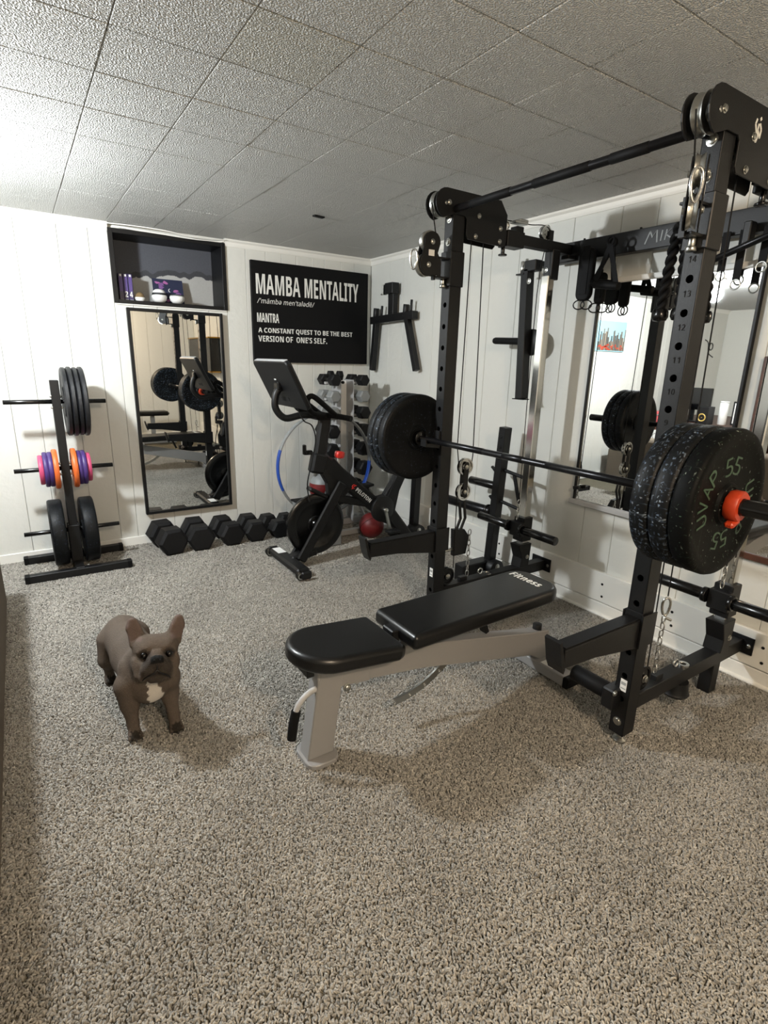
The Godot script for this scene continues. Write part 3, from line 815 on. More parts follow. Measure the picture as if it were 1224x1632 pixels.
		var lp := part("foot_pulley", wheel(Vector3(-0.845, 0.265, z0 + 0.004), 0.05, 0.03), M.black_gloss, t)
		part("axle", bolt(Vector3(-0.845, 0.265, z0 + 0.022), Vector3.BACK, 0.012, 0.01), M.steel, lp)
		part("foot_pulley_bracket", G.new().box(Vector3(-0.845, 0.235, z0 - 0.018), Vector3(0.05, 0.09, 0.005), 0.001), M.black, t)
		part("chain_anchor", G.new().box(Vector3(-0.715, 0.222, z0), Vector3(0.05, 0.025, 0.03), 0.002), M.black, t)
		# base beam, rear leg, wall plate
		part("base_beam", G.new().bar(Vector3(-0.88, 0.18, z0), Vector3(-0.034, 0.18, z0), 0.06, 0.064), M.black, t)
		part("rear_leg", G.new().box(Vector3(-0.25, 0.074, z0), Vector3(0.06, 0.148, 0.055), 0.003), M.black, t)
		var wp := part("wall_plate", G.new().box(Vector3(-0.031, 0.185, z0), Vector3(0.008, 0.085, 0.15), 0.001), M.black, t)
		for q in [-0.055, 0.055]: part("bolt", bolt(Vector3(-0.035, 0.185, z0 + q), Vector3.LEFT, 0.008, 0.007), M.steel, wp)
		part("eye_bolt", G.new().tube(circle(0, 0, 0.017, 0, 345, 14).map(func(q): return Vector3(-0.575 + q.x, 0.237 + q.y, z0 + 0.0)), 0.0045, 6, true), M.chrome, t, "chrome eye bolt")
		part("washer", G.new().lathe(Vector3(-0.52, 0.213, z0 + 0.005), Vector3.UP, [Vector2(0.012, 0), Vector2(0.024, 0), Vector2(0.024, 0.008), Vector2(0.012, 0.008)], 16), M.chrome, t)
		part("counterweight", G.new().lathe(Vector3(-0.545, 0.085, z0 + 0.005), Vector3.UP, [Vector2(0, 0), Vector2(0.05, 0), Vector2(0.055, 0.01), Vector2(0.05, 0.02), Vector2(0.045, 0.065), Vector2(0, 0.065)], 20), M.black, t)
		# top beam to the wall
		part("top_beam", G.new().bar(Vector3(-0.63, 2.045, z0), Vector3(-0.09, 2.045, z0), 0.05, 0.05), M.black, t)
		part("beam_sleeve", G.new().box(Vector3(-0.535, 2.04, z0), Vector3(0.12, 0.075, 0.07), 0.003).box(Vector3(-0.5, 2.09, z0), Vector3(0.05, 0.03, 0.05), 0.003), M.black, t)
		part("pull_pin", G.new().rod(Vector3(-0.59, 2.01, z0), Vector3(-0.59, 1.965, z0), 0.01).rod(Vector3(-0.59, 1.968, z0), Vector3(-0.59, 1.96, z0), 0.022), M.black_gloss, t)
		part("pulley", wheel(Vector3(-0.29, 2.105, z0), 0.036, 0.024), M.chrome, t, "small chrome pulley")
		part("pulley", wheel(Vector3(-0.585, 2.1, z0), 0.022, 0.02), M.chrome, t, "small chrome pulley")
		part("cable", G.new().tube(arc([Vector3(-0.62, 2.125, z0), Vector3(-0.5, 2.128, z0), Vector3(-0.4, 2.13, z0), Vector3(-0.3, 2.14, z0), Vector3(-0.256, 2.11, z0), Vector3(-0.31, 1.8, z0), Vector3(-0.295, 0.62, z0)], 4), 0.0025, 6), M.hole, t)
		part("pulley_guard", G.new().box(Vector3(-0.5, 2.122, z0 + 0.01), Vector3(0.09, 0.014, 0.045), 0.003).box(Vector3(-0.47, 2.136, z0), Vector3(0.06, 0.014, 0.04), 0.004), M.steel, t)
		part("pulley_bracket", G.new().box(Vector3(-0.26, 2.09, z0 + 0.018), Vector3(0.03, 0.06, 0.006), 0.001), M.black, t)
		# rear chrome guide post with plate loading carriage
		part("post_bracket", G.new().box(Vector3(-0.215, 1.955, z0), Vector3(0.06, 0.15, 0.058), 0.003), M.black, t)
		for by in [1.93, 1.89]: part("bolt", bolt(Vector3(-0.245, by, z0 - 0.01), Vector3.LEFT, 0.009, 0.007), M.steel, t)
		part("guide_post", G.new().box(Vector3(-0.235, 1.1, z0), Vector3(0.05, 1.6, 0.05), 0.004), M.chrome, t, "square chrome guide post")
		part("carriage", G.new().box(Vector3(-0.24, 0.455, z0), Vector3(0.08, 0.15, 0.08), 0.004).box(Vector3(-0.29, 0.46, z0), Vector3(0.04, 0.09, 0.09), 0.004), M.black, t)
		part("post_foot", G.new().prism([Vector2(-0.3, 0.36), Vector2(-0.19, 0.36), Vector2(-0.2, 0.21), Vector2(-0.275, 0.21), Vector2(-0.265, 0.27)], Vector3(0, 0, z0 - 0.04), Vector3.RIGHT, Vector3.UP, 0.08, 0.003), M.black, t)
		part("bolt", bolt(Vector3(-0.22, 0.275, z0 + 0.04), Vector3.BACK, 0.01, 0.008), M.steel, t)
		for q in [-1.0, 1.0]:
			var pg := part("loading_peg", G.new().rod(Vector3(-0.31, 0.47, z0 + q * 0.05), Vector3(-0.31, 0.47, z0 + q * 0.31), 0.0255, 20), M.black_gloss, t)
			part("flange", G.new().rod(Vector3(-0.31, 0.47, z0 + q * 0.045), Vector3(-0.31, 0.47, z0 + q * 0.065), 0.034, 20), M.black_gloss, pg)
		part("chain", chain(Vector3(-0.295, 0.64, z0), Vector3(-0.3, 0.52, z0), 4), M.chrome, t)
		# barbell hooks
		part("barbell_hook", G.new().prism([Vector2(-0.951, 1.09), Vector2(-0.962, 1.09), Vector2(-0.964, 1.031), Vector2(-1.036, 1.03), Vector2(-1.04, 1.05), Vector2(-1.046, 1.05), Vector2(-1.046, 1.014), Vector2(-0.951, 1.0)], Vector3(0, 0, z0 - 0.022), Vector3.RIGHT, Vector3.UP, 0.044, 0.001), M.black, t)
	# pull-up bar with thick grips
	part("pull_up_bar", G.new().rod(Vector3(-0.95, 2.112, 2.25), Vector3(-0.95, 2.112, 3.36), 0.0155, 20), M.bar_steel, t)
	for q in [[2.36, 2.6], [2.72, 2.98], [3.06, 3.2]]:
		part("grip", G.new().rod(Vector3(-0.95, 2.112, q[0]), Vector3(-0.95, 2.112, q[1]), 0.0172, 20), M.rubber, t)
	# cross channel on the wall with hand painted letters
	var st := part("cross_channel", G.new().box(Vector3(-0.062, 2.035, 2.83), Vector3(0.056, 0.1, 1.44), 0.003), M.black, t)
	part("corner_bracket", G.new().box(Vector3(-0.12, 2.0, 2.24), Vector3(0.06, 0.02, 0.05), 0.002), M.black, st)
	for zz in [2.25, 3.4]: part("wall_bracket", G.new().box(Vector3(-0.02, 2.035, zz), Vector3(0.036, 0.08, 0.1), 0.002), M.black, st)
	var lg := G.new()
	for pl in [[[0.0, 0.0], [0.022, 0.055], [0.036, 0.024], [0.056, 0.055], [0.062, 0.0]], [[0.08, 0.004], [0.084, 0.05]], [[0.106, 0.05], [0.1, 0.005]], [[0.13, 0.05], [0.104, 0.028], [0.128, 0.012]], [[0.15, 0.05], [0.146, 0.006]]]:
		for i in pl.size() - 1:
			lg.bar(Vector3(-0.0905, 2.01 + pl[i][1], 2.668 + pl[i][0]), Vector3(-0.0905, 2.01 + pl[i + 1][1], 2.668 + pl[i + 1][0]), 0.0015, 0.006, Vector3(0, 0.7, 0.7), 0.0)
	part("lettering", lg, M.print_grey, st, "hand drawn white letters")
	for q in [2.29, 2.62, 2.95]: part("peg", G.new().rod(Vector3(-0.065, 2.08, q), Vector3(-0.065, 2.097, q), 0.006, 8), M.black, st)
	# spotter arms
	for side in 2:
		var z0: float = [2.21, 3.40][side]
		var a := thing("spotter_arm", ["black spotter arm on the rack upright beside the exercise bike", "black spotter arm on the rack upright beside the large bumper plates"][side], "spotter arm", Vector3(-1.15, 0.43, z0), "spotter arms")
		part("arm", G.new().prism([Vector2(-0.955, 0.545), Vector2(-1.37, 0.545), Vector2(-1.37, 0.478), Vector2(-1.2, 0.468), Vector2(-0.955, 0.43)], Vector3(0, 0, z0 - 0.03), Vector3.RIGHT, Vector3.UP, 0.06, 0.003), M.black, a)
		part("wear_strip", G.new().box(Vector3(-1.16, 0.548, z0), Vector3(0.41, 0.006, 0.052), 0.001), M.rubber, a)
		part("end_stop", G.new().prism([Vector2(-1.37, 0.46), Vector2(-1.365, 0.475), Vector2(-1.395, 0.585), Vector2(-1.405, 0.58), Vector2(-1.385, 0.49)], Vector3(0, 0, z0 - 0.032), Vector3.RIGHT, Vector3.UP, 0.064), M.black, a)
		part("clamp", G.new().box(Vector3(-0.915, 0.5, z0 - 0.0385), Vector3(0.09, 0.13, 0.006), 0.001).box(Vector3(-0.915, 0.5, z0 + 0.0385), Vector3(0.09, 0.13, 0.006), 0.001).box(Vector3(-0.9535, 0.5, z0), Vector3(0.005, 0.14, 0.07), 0.001), M.black, a)
	rack_hangings()
	stored_levers()

func rack_hangings() -> void:
	# ankle cuffs
	var lab := ["black padded ankle cuff with two rings hanging at the end of the cross channel", "smaller black ankle cuff hanging partly behind the stirrup handles"]
	for i in 2:
		var z: float = [2.385, 2.475][i]; var x: float = [-0.115, -0.1][i]
		var top: float = [2.03, 1.9][i]; var bot: float = [1.765, 1.745][i]; var w: float = [0.1, 0.062][i]
		var t := thing("ankle_cuff", lab[i], "ankle cuff", Vector3(x, bot, z), "ankle cuffs on the cross channel")
		part("pad", G.new().cushion(rounded(w, top - bot, w * 0.4, 6, 0.0, (top + bot) / 2), Vector3(x - 0.012, 0, z), Vector3.BACK, Vector3.UP, Vector3.LEFT, 0.028, 0.012, 4), M.rubber, t)
		part("strap", G.new().box(Vector3(x - 0.041, (top + bot) / 2 + 0.02, z), Vector3(0.004, (top - bot) * 0.9, w * 0.45), 0.001), M.black_flat, t)
		for q in [-1.0, 1.0]:
			part("ring", G.new().tube(circle(0, 0, 0.027, 0, 340, 16).map(func(p): return Vector3(x - 0.028 + q * 0.01 + p.x * 0.4, bot - 0.018 + p.y * 0.85, z + q * 0.016 + p.x)), 0.0035, 6, true), M.black_gloss, t, "black metal ring")
	# stirrup handles
	for i in 2:
		var d: float = [0.0, 0.06][i]
		var t := thing("stirrup_handle", ["black stirrup handle hanging from the cross channel beside the long ankle cuff", "black stirrup handle with its grip swung out toward the mirror"][i], "cable handle", Vector3(-0.12, 1.8, 2.55 + d), "stirrup handles on the cross channel")
		var o := Vector3(-0.15 - 0.05 * i, 2.03, 2.535 + 0.02 * i)
		part("loop", G.new().tube(circle(0, 0, 0.02, 0, 340, 12).map(func(p): return o + Vector3(0, p.y, p.x)), 0.006, 6, true), M.black_flat, t)
		var e1 := Vector3(-0.165 - 0.06 * i, 1.85 - 0.02 * i, 2.45 + d); var e2 := Vector3(-0.18 - 0.06 * i, 1.83 - 0.02 * i, 2.585 + d)
		part("strap", G.new().bar(o + Vector3(0, -0.015, 0), e1, 0.004, 0.026, Vector3(0, 0, 1), 0.001), M.black_flat, t)
		part("strap", G.new().bar(o + Vector3(0, -0.015, 0), e2, 0.004, 0.026, Vector3(0, 0, 1), 0.001), M.black_flat, t)
		part("grip", G.new().rod(e1, e2 + (e2 - e1) * 0.12, 0.019, 14), M.rubber, t)
	# triceps rope
	var t := thing("triceps_rope", "black twisted triceps rope hanging beside the numbered upright", "rope", Vector3(-0.12, 1.64, 2.872))
	var g := G.new()
	for s in [-1.0, 1.0]:
		for ph in [0.0, PI]:
			var pts := []
			for i in 40:
				var f := i / 39.0
				var c := Vector3(-0.13, 2.06 - 0.37 * f, 2.872 + s * (0.01 + 0.036 * sqrt(f)))
				pts.append(c + Vector3(cos(f * 26.0 + ph), 0, sin(f * 26.0 + ph)) * 0.0125)
			g.tube(pts, 0.0145, 6)
	part("rope", g, M.rubber, t)
	for s in [-1.0, 1.0]:
		part("end_stop", G.new().lathe(Vector3(-0.13, 1.7, 2.872 + s * 0.046), Vector3.DOWN, [Vector2(0, 0), Vector2(0.03, 0.0), Vector2(0.036, 0.012), Vector2(0.038, 0.035), Vector2(0.03, 0.052), Vector2(0, 0.058)], 18), M.black_gloss, t)
	part("clip", carabiner(Vector3(-0.13, 2.07, 2.872), 0.05, 0.024, Vector3.BACK), M.chrome, t)
	# straight bar and straps past the upright
	t = thing("cable_bar", "short black cable bar hung slantwise on the cross channel behind the numbered upright", "cable bar", Vector3(-0.15, 1.9, 3.2))
	part("bar", G.new().rod(Vector3(-0.16, 1.88, 3.03), Vector3(-0.16, 2.0, 3.4), 0.014, 14), M.bar_steel, t)
	part("grip", G.new().rod(Vector3(-0.16, 1.955, 3.26), Vector3(-0.16, 2.0, 3.4), 0.019, 14), M.rubber, t)
	part("swivel", G.new().box(Vector3(-0.13, 1.975, 3.16), Vector3(0.05, 0.09, 0.03), 0.004), M.black, t)
	for i in 3:
		var z: float = [3.06, 3.13, 3.22][i]; var b: float = [1.84, 1.8, 1.86][i]
		t = thing("strap_handle", ["black nylon strap with a steel ring hanging nearest the triceps rope", "longest black nylon strap with a steel ring on the cross channel", "black nylon strap with a steel ring under the slanted cable bar"][i], "strap", Vector3(-0.11, b, z), "nylon straps on the cross channel")
		part("strap", G.new().box(Vector3(-0.105, (2.0 + b) / 2, z), Vector3(0.006, 2.0 - b, 0.032), 0.001), M.black_flat, t)
		part("ring", G.new().tube(circle(0, 0, 0.02, 0, 340, 14).map(func(p): return Vector3(-0.105, b - 0.016 + p.y, z + p.x)), 0.0035, 6, true), M.steel, t, "steel ring")

func stored_levers() -> void:
	# lever with a round plate and side handle, hung on the wall beside the chrome post
	var z0 := 1.985; var X := -0.13
	var t := thing("wall_lever", "black lever with a round plate and side handle hung beside the chrome post", "lever arm", Vector3(X, 1.22, z0))
	part("tube", G.new().bar(Vector3(X, 1.97, z0 - 0.025), Vector3(X, 1.225, z0 + 0.015), 0.055, 0.06, Vector3.RIGHT, 0.003), M.black, t)
	part("hook", G.new().box(Vector3(X, 1.985, z0 + 0.015), Vector3(0.06, 0.06, 0.09), 0.004).box(Vector3(X + 0.05, 2.0, z0 + 0.02), Vector3(0.14, 0.03, 0.05), 0.002), M.black, t)
	part("stop_plate", G.new().box(Vector3(X, 1.945, z0 - 0.055), Vector3(0.07, 0.008, 0.06), 0.001), M.black, t)
	part("pop_pin", G.new().rod(Vector3(X, 1.95, z0 - 0.065), Vector3(X, 2.02, z0 - 0.065), 0.014).rod(Vector3(X, 1.95, z0 - 0.035), Vector3(X, 2.03, z0 - 0.035), 0.01), M.chrome, t, "chrome pull pin")
	part("bolt", bolt(Vector3(X - 0.031, 1.9, z0 + 0.02), Vector3.LEFT, 0.012, 0.008), M.steel, t)
	part("disc", G.new().rod(Vector3(X + 0.03, 1.56, z0 + 0.02), Vector3(X + 0.045, 1.56, z0 + 0.02), 0.078, 32), M.black, t)
	part("handle", G.new().lathe(Vector3(X, 1.565, z0 - 0.02), Vector3(0, 0.03, -1), [Vector2(0, 0), Vector2(0.021, 0), Vector2(0.021, 0.225), Vector2(0.018, 0.238), Vector2(0.01, 0.243), Vector2(0, 0.245)], 18), M.rubber, t)
	part("end_cap", G.new().box(Vector3(X, 1.222, z0 + 0.01), Vector3(0.06, 0.006, 0.09), 0.001), M.black, t)
	# levers stored upright against the right wall
	for i in 2:
		var zz: float = [1.86, 0.93][i]; var xx: float = [-0.15, -0.12][i]
		t = thing("lever_stand", ["black upright lever with pegs and a triangular brace leaning behind the rack", "black upright lever leaning on the wall behind the exercise bike"][i], "lever arm", Vector3(xx, 0, zz), "lever arms stored against the wall")
		part("tube", G.new().bar(Vector3(xx, 0.06, zz), Vector3(xx - 0.015, [1.04, 0.7][i], zz + [0.065, 0.04][i]), 0.06, 0.06, Vector3.RIGHT, 0.003), M.black, t)
		for k in (3 if i == 0 else 0): part("hole", G.new().rod(Vector3(xx - 0.045, 0.98 - 0.07 * k, zz + 0.06 - 0.004 * k), Vector3(xx - 0.047, 0.98 - 0.07 * k, zz + 0.06 - 0.004 * k), 0.011, 12), M.hole, t)
		var hub := part("hub", G.new().rod(Vector3(xx - 0.0, 0.07, zz - 0.02 ), Vector3(xx - 0.0, 0.07, zz + 0.08), 0.062, 24), M.black, t)
		part("axle", bolt(Vector3(xx, 0.09, zz + 0.08), Vector3.BACK, 0.014, 0.01), M.steel, hub)
		if i == 0: part("base_block", G.new().box(Vector3(xx - 0.13, 0.06, zz - 0.02), Vector3(0.26, 0.12, 0.09), 0.006), M.black, t)
		if i == 0:
			part("peg", G.new().rod(Vector3(xx - 0.01, 0.64, zz - 0.23), Vector3(xx - 0.01, 0.645, zz + 0.02), 0.027, 18), M.black_gloss, t)
			part("peg", G.new().rod(Vector3(xx - 0.02, 0.45, zz - 0.45), Vector3(xx - 0.02, 0.465, zz + 0.0), 0.034, 18), M.bar_steel, t)
			part("collar", G.new().rod(Vector3(xx - 0.02, 0.464, zz - 0.035), Vector3(xx - 0.02, 0.465, zz - 0.02), 0.045, 18), M.black_gloss, t)
			var tb := G.new()
			tb.tube([Vector3(xx, 0.76, zz + 0.08), Vector3(xx, 0.74, zz + 0.27)], 0.012, 8); tb.tube([Vector3(xx, 0.55, zz + 0.06), Vector3(xx, 0.53, zz + 0.26)], 0.012, 8)
			tb.bar(Vector3(xx, 0.745, zz + 0.16), Vector3(xx, 0.545, zz + 0.23), 0.012, 0.025, Vector3.BACK)
			part("brace", tb, M.black, t)
			for yy in [0.72, 0.52]: part("hook", G.new().bar(Vector3(xx, yy, zz + 0.02), Vector3(xx - 0.01, yy + 0.05, zz - 0.035), 0.02, 0.014), M.black, t)

# bumper plate: rubber disc along +z with hub recess and raised rim
func bumper_profile(r: float, w: float) -> Array:
	var e := 0.012
	var pts := [Vector2(0.026, 0.004), Vector2(0.05, 0.004), Vector2(0.053, 0.0), Vector2(0.06, 0.0), Vector2(0.066, 0.008), Vector2(r * 0.78, 0.008), Vector2(r * 0.84, 0.0), Vector2(r - e, 0.0), Vector2(r - e * 0.35, e * 0.25), Vector2(r, e)]
	var out := pts.duplicate()
	for i in range(pts.size() - 1, -1, -1): out.append(Vector2(pts[i].x, w - pts[i].y))
	return out

func barbell_set() -> void:
	var x := -1.015; var y := 1.046
	var t := thing("barbell", "black steel barbell resting in the rack's hooks", "barbell", Vector3(x, y, 2.8))
	part("shaft", G.new().rod(Vector3(x, y, 2.12), Vector3(x, y, 3.47), 0.0142, 24), M.bar_steel, t)
	for s in [-1.0, 1.0]:
		var zc: float = 2.795 + s * 0.66
		part("sleeve", G.new().rod(Vector3(x, y, zc), Vector3(x, y, zc + s * 0.415), 0.025, 28), M.black_gloss, t)
		part("shoulder", G.new().rod(Vector3(x, y, zc - s * 0.022), Vector3(x, y, zc + s * 0.006), 0.039, 28), M.black_gloss, t)
	for q in [[2.2, 2.62], [2.74, 2.86], [2.98, 3.4]]:
		part("knurling", G.new().rod(Vector3(x, y, q[0]), Vector3(x, y, q[1]), 0.0147, 24), M.bar_steel, t)
	# plates, inner to outer
	var near := ["blue flecked black bumper plate against the barbell shoulder beside the numbered upright", "blue flecked black bumper plate in the middle of three beside the numbered upright", "green flecked black bumper plate with green lettering behind the orange collar"]
	var far := ["black bumper plate against the barbell shoulder on the bike's side", "blue flecked black bumper plate in the middle of three on the bike's side", "blue flecked black bumper plate outermost on the barbell on the bike's side"]
	var w := 0.06
	for i in 3:
		var p := thing("bumper_plate", near[i], "weight plate", Vector3(x, y, 3.485 + i * (w + 0.001)), "bumper plates on the barbell")
		var z := 3.485 + i * (w + 0.001)
		var dm: Material = M.bumper_blue if i < 2 else M.bumper_green
		part("disc", G.new().lathe(Vector3(x, y, z), Vector3.BACK, bumper_profile(0.224, w), 64), dm, p)
		part("hub_ring", G.new().lathe(Vector3(x, y, z + 0.005), Vector3.BACK, [Vector2(0.0256, 0), Vector2(0.034, 0.0), Vector2(0.034, w - 0.01), Vector2(0.0256, w - 0.01), Vector2(0.0256, 0)], 32), M.bar_steel, p)
		if i == 2:
			var zf := z + w - 0.0085
			ring_text("U V A P", x, y, zf, 0.135, 168, 0.05, p)
			ring_text("U V A P", x, y, zf, 0.135, -12, 0.05, p)
			ring_text("55", x, y, zf, 0.115, 90, 0.055, p)
			ring_text("55", x, y, zf, 0.115, 270, 0.055, p)
	for i in 3:
		var z := 2.128 - (i + 1) * 0.053
		var p := thing("bumper_plate", far[i], "weight plate", Vector3(x, y, z), "bumper plates on the barbell")
		part("disc", G.new().lathe(Vector3(x, y, z), Vector3.BACK, bumper_profile(0.224, 0.052), 64), M.bumper_plain if i == 0 else M.bumper_blue, p)
		part("hub_ring", G.new().lathe(Vector3(x, y, z + 0.005), Vector3.BACK, [Vector2(0.0256, 0), Vector2(0.034, 0.0), Vector2(0.034, 0.042), Vector2(0.0256, 0.042), Vector2(0.0256, 0)], 32), M.bar_steel, p)
	# orange lock collars
	for i in 2:
		var zc: float = [3.669, 1.968][i]; var d: float = [1.0, -1.0][i]
		var cl := thing("barbell_collar", ["orange lock collar on the barbell against the green flecked plate", "orange lock collar on the barbell end beside the bike"][i], "barbell collar", Vector3(x, y, zc), "orange barbell collars")
		part("ring", G.new().lathe(Vector3(x, y, zc), Vector3(0, 0, d), [Vector2(0.0272, 0.0), Vector2(0.044, 0.0), Vector2(0.047, 0.004), Vector2(0.047, 0.03), Vector2(0.043, 0.036), Vector2(0.0272, 0.036), Vector2(0.0272, 0.0)], 10), M.orange_collar, cl)
		part("latch", G.new().box(Vector3(x - 0.01, y - 0.05, zc + d * 0.02), Vector3(0.045, 0.02, 0.028), 0.006, Basis(Vector3.BACK, 0.35)), M.orange_collar, cl)

func ring_text(s: String, x: float, y: float, z: float, r: float, mid: float, h: float, parent: Node) -> void:
	var chars := s.replace(" ", "")
	var k := chars.length()
	var wch := h * 0.72
	for i in k:
		var a := deg_to_rad(mid) - (i - (k - 1) / 2.0) * (wch * 1.25 / r)
		var out := Vector3(cos(a), sin(a), 0); var tan := Vector3(sin(a), -cos(a), 0)
		letters(chars.substr(i, 1), Vector3(x, y, z) + out * (r - h / 2) - tan * wch / 2, tan, out, wch, h, M.print_green, parent, false, "raised_letter", 0.002)

func bench() -> void:
	var z := 2.85
	var t := thing("weight_bench", "adjustable black padded weight bench with a grey steel frame under the barbell", "weight bench", Vector3(-1.4, 0, z))
	# seat: rounded front, square rear
	var seat := circle(-1.955, 0.0, 0.14, 90, 270, 14)
	seat = [Vector2(-1.69, 0.128)] + [Vector2(-1.72, 0.145)] + seat + [Vector2(-1.72, -0.145), Vector2(-1.69, -0.128)]
	var up := Vector3(0.1, 1, 0).normalized(); var al := Vector3(1, -0.1, 0).normalized()
	var so := Vector3(0, 0.212, z)
	part("seat", G.new().cushion(seat, so, al, Vector3.FORWARD, up, 0.062, 0.022), M.vinyl, t, "black vinyl seat pad")
	# backrest: nearly flat, rounded far end
	var bk := [Vector2(-1.645, -0.125), Vector2(-1.645, 0.125), Vector2(-1.625, 0.14)] + circle(-0.9, 0.05, 0.09, 90, 0, 8) + circle(-0.9, -0.05, 0.09, 0, -90, 8) + [Vector2(-1.625, -0.14)]
	var al2 := Vector3(1, 0.02, 0).normalized(); var up2 := Vector3(-0.02, 1, 0).normalized()
	part("backrest", G.new().cushion(bk, Vector3(0, 0.432, z), al2, Vector3.FORWARD, up2, 0.065, 0.022), M.vinyl, t, "black vinyl back pad")
	letters("Fitness", Vector3(-0.92, 0.4795, z - 0.1), Vector3.BACK, Vector3(1, 0.02, 0).normalized(), 0.175, 0.045, M.print_white, t, true, "lettering", 0.0012)
	# frame
	part("front_leg", G.new().prism([Vector2(-2.03, 0.02), Vector2(-1.925, 0.02), Vector2(-1.88, 0.36), Vector2(-1.975, 0.37), Vector2(-1.99, 0.3)], Vector3(0, 0, z - 0.035), Vector3.RIGHT, Vector3.UP, 0.07, 0.004), M.grey_paint, t)
	part("foot_plate", G.new().prism(rounded(0.13, 0.15, 0.04, 4, -1.975, -z), Vector3(0, 0.0, 0), Vector3.RIGHT, Vector3.FORWARD, 0.02, 0.003), M.grey_paint, t)
	part("main_beam", G.new().prism([Vector2(-1.985, 0.385), Vector2(-1.98, 0.3), Vector2(-1.86, 0.285), Vector2(-1.5, 0.235), Vector2(-0.86, 0.095), Vector2(-0.74, 0.03), Vector2(-0.745, 0.2), Vector2(-0.86, 0.215), Vector2(-1.46, 0.335), Vector2(-1.62, 0.37), Vector2(-1.68, 0.365)], Vector3(0, 0, z - 0.03), Vector3.RIGHT, Vector3.UP, 0.06, 0.003), M.grey_paint, t)
	part("seam_sleeve", G.new().prism([Vector2(-1.99, 0.39), Vector2(-1.985, 0.295), Vector2(-1.77, 0.268), Vector2(-1.77, 0.37)], Vector3(0, 0, z - 0.034), Vector3.RIGHT, Vector3.UP, 0.068, 0.003), M.grey_paint, t)
	part("seat_hinge", G.new().box(Vector3(-1.655, 0.4, z), Vector3(0.035, 0.09, 0.07), 0.004).box(Vector3(-1.665, 0.375, z + 0.045), Vector3(0.05, 0.05, 0.006), 0.001).box(Vector3(-2.02, 0.385, z), Vector3(0.03, 0.03, 0.1), 0.004), M.black, t)
	part("back_support", G.new().box(Vector3(-1.3, 0.41, z), Vector3(0.6, 0.025, 0.06), 0.003).bar(Vector3(-1.2, 0.41, z), Vector3(-1.15, 0.29, z), 0.04, 0.02), M.black, t)
	part("rear_knob", G.new().rod(Vector3(-0.8, 0.19, z), Vector3(-0.8, 0.235, z), 0.022, 10), M.black, t)
	part("rear_foot", G.new().bar(Vector3(-0.79, 0.035, z - 0.24), Vector3(-0.79, 0.035, z + 0.2), 0.075, 0.05, Vector3.UP, 0.004), M.grey_paint, t)
	for s in [-1.0, 1.0]:
		part("end_cap", G.new().box(Vector3(-0.79, 0.034, z - 0.02 + s * 0.23), Vector3(0.082, 0.056, 0.03), 0.006), M.rubber, t)
	part("warning_label", G.new().box(Vector3(-0.79, 0.0605, z + 0.09), Vector3(0.05, 0.001, 0.07)), M.trim, t)
	part("wheel", G.new().rod(Vector3(-0.73, 0.033, z + 0.19), Vector3(-0.73, 0.033, z + 0.215), 0.032, 20), M.black_gloss, t)
	part("adjuster_pin", bolt(Vector3(-1.87, 0.275, z + 0.035), Vector3.BACK, 0.012, 0.014), M.steel, t)
	# curved perforated adjuster under the beam
	var arcp := []
	for i in 13:
		var f := i / 12.0
		arcp.append(Vector3(lerpf(-1.63, -1.33, f), 0.105 + 0.13 * f * f, z))
	var ad := G.new()
	for i in 12: ad.bar(arcp[i], arcp[i + 1], 0.008, 0.03, Vector3.UP, 0.0)
	var adn := part("adjuster_arc", ad, M.steel, t, "curved steel adjuster plate")
	for i in range(0, 13, 3): part("hole", G.new().rod(arcp[i] + Vector3(0, 0, 0.0041), arcp[i] + Vector3(0, 0, 0.0055), 0.006, 10), M.chrome, adn)
	# front handle
	var hp := arc([Vector3(-1.96, 0.3, z + 0.02), Vector3(-2.01, 0.295, z + 0.02), Vector3(-2.055, 0.26, z + 0.02), Vector3(-2.075, 0.2, z + 0.02), Vector3(-2.085, 0.13, z + 0.02)], 5)
	var hd := part("handle", G.new().tube(hp, 0.011, 10), M.grey_light, t)
	part("grip", G.new().tube([hp[12], hp[16], hp[20]], 0.017, 12), M.rubber, hd, "black foam grip")

func disc_plate(g: G, o: Vector3, axis: Vector3, r: float, w: float, k: int) -> G:
	var prof := [Vector2(0.0185, w * 0.2), Vector2(r * 0.3, w * 0.2), Vector2(r * 0.34, 0.0), Vector2(r * 0.42, 0), Vector2(r * 0.46, w * 0.25), Vector2(r * 0.8, w * 0.25), Vector2(r * 0.86, 0), Vector2(r * 0.96, 0), Vector2(r, w * 0.22)]
	var out := prof.duplicate()
	for i in range(prof.size() - 1, -1, -1): out.append(Vector2(prof[i].x, w - prof[i].y))
	return g.lathe(o, axis, out, k)

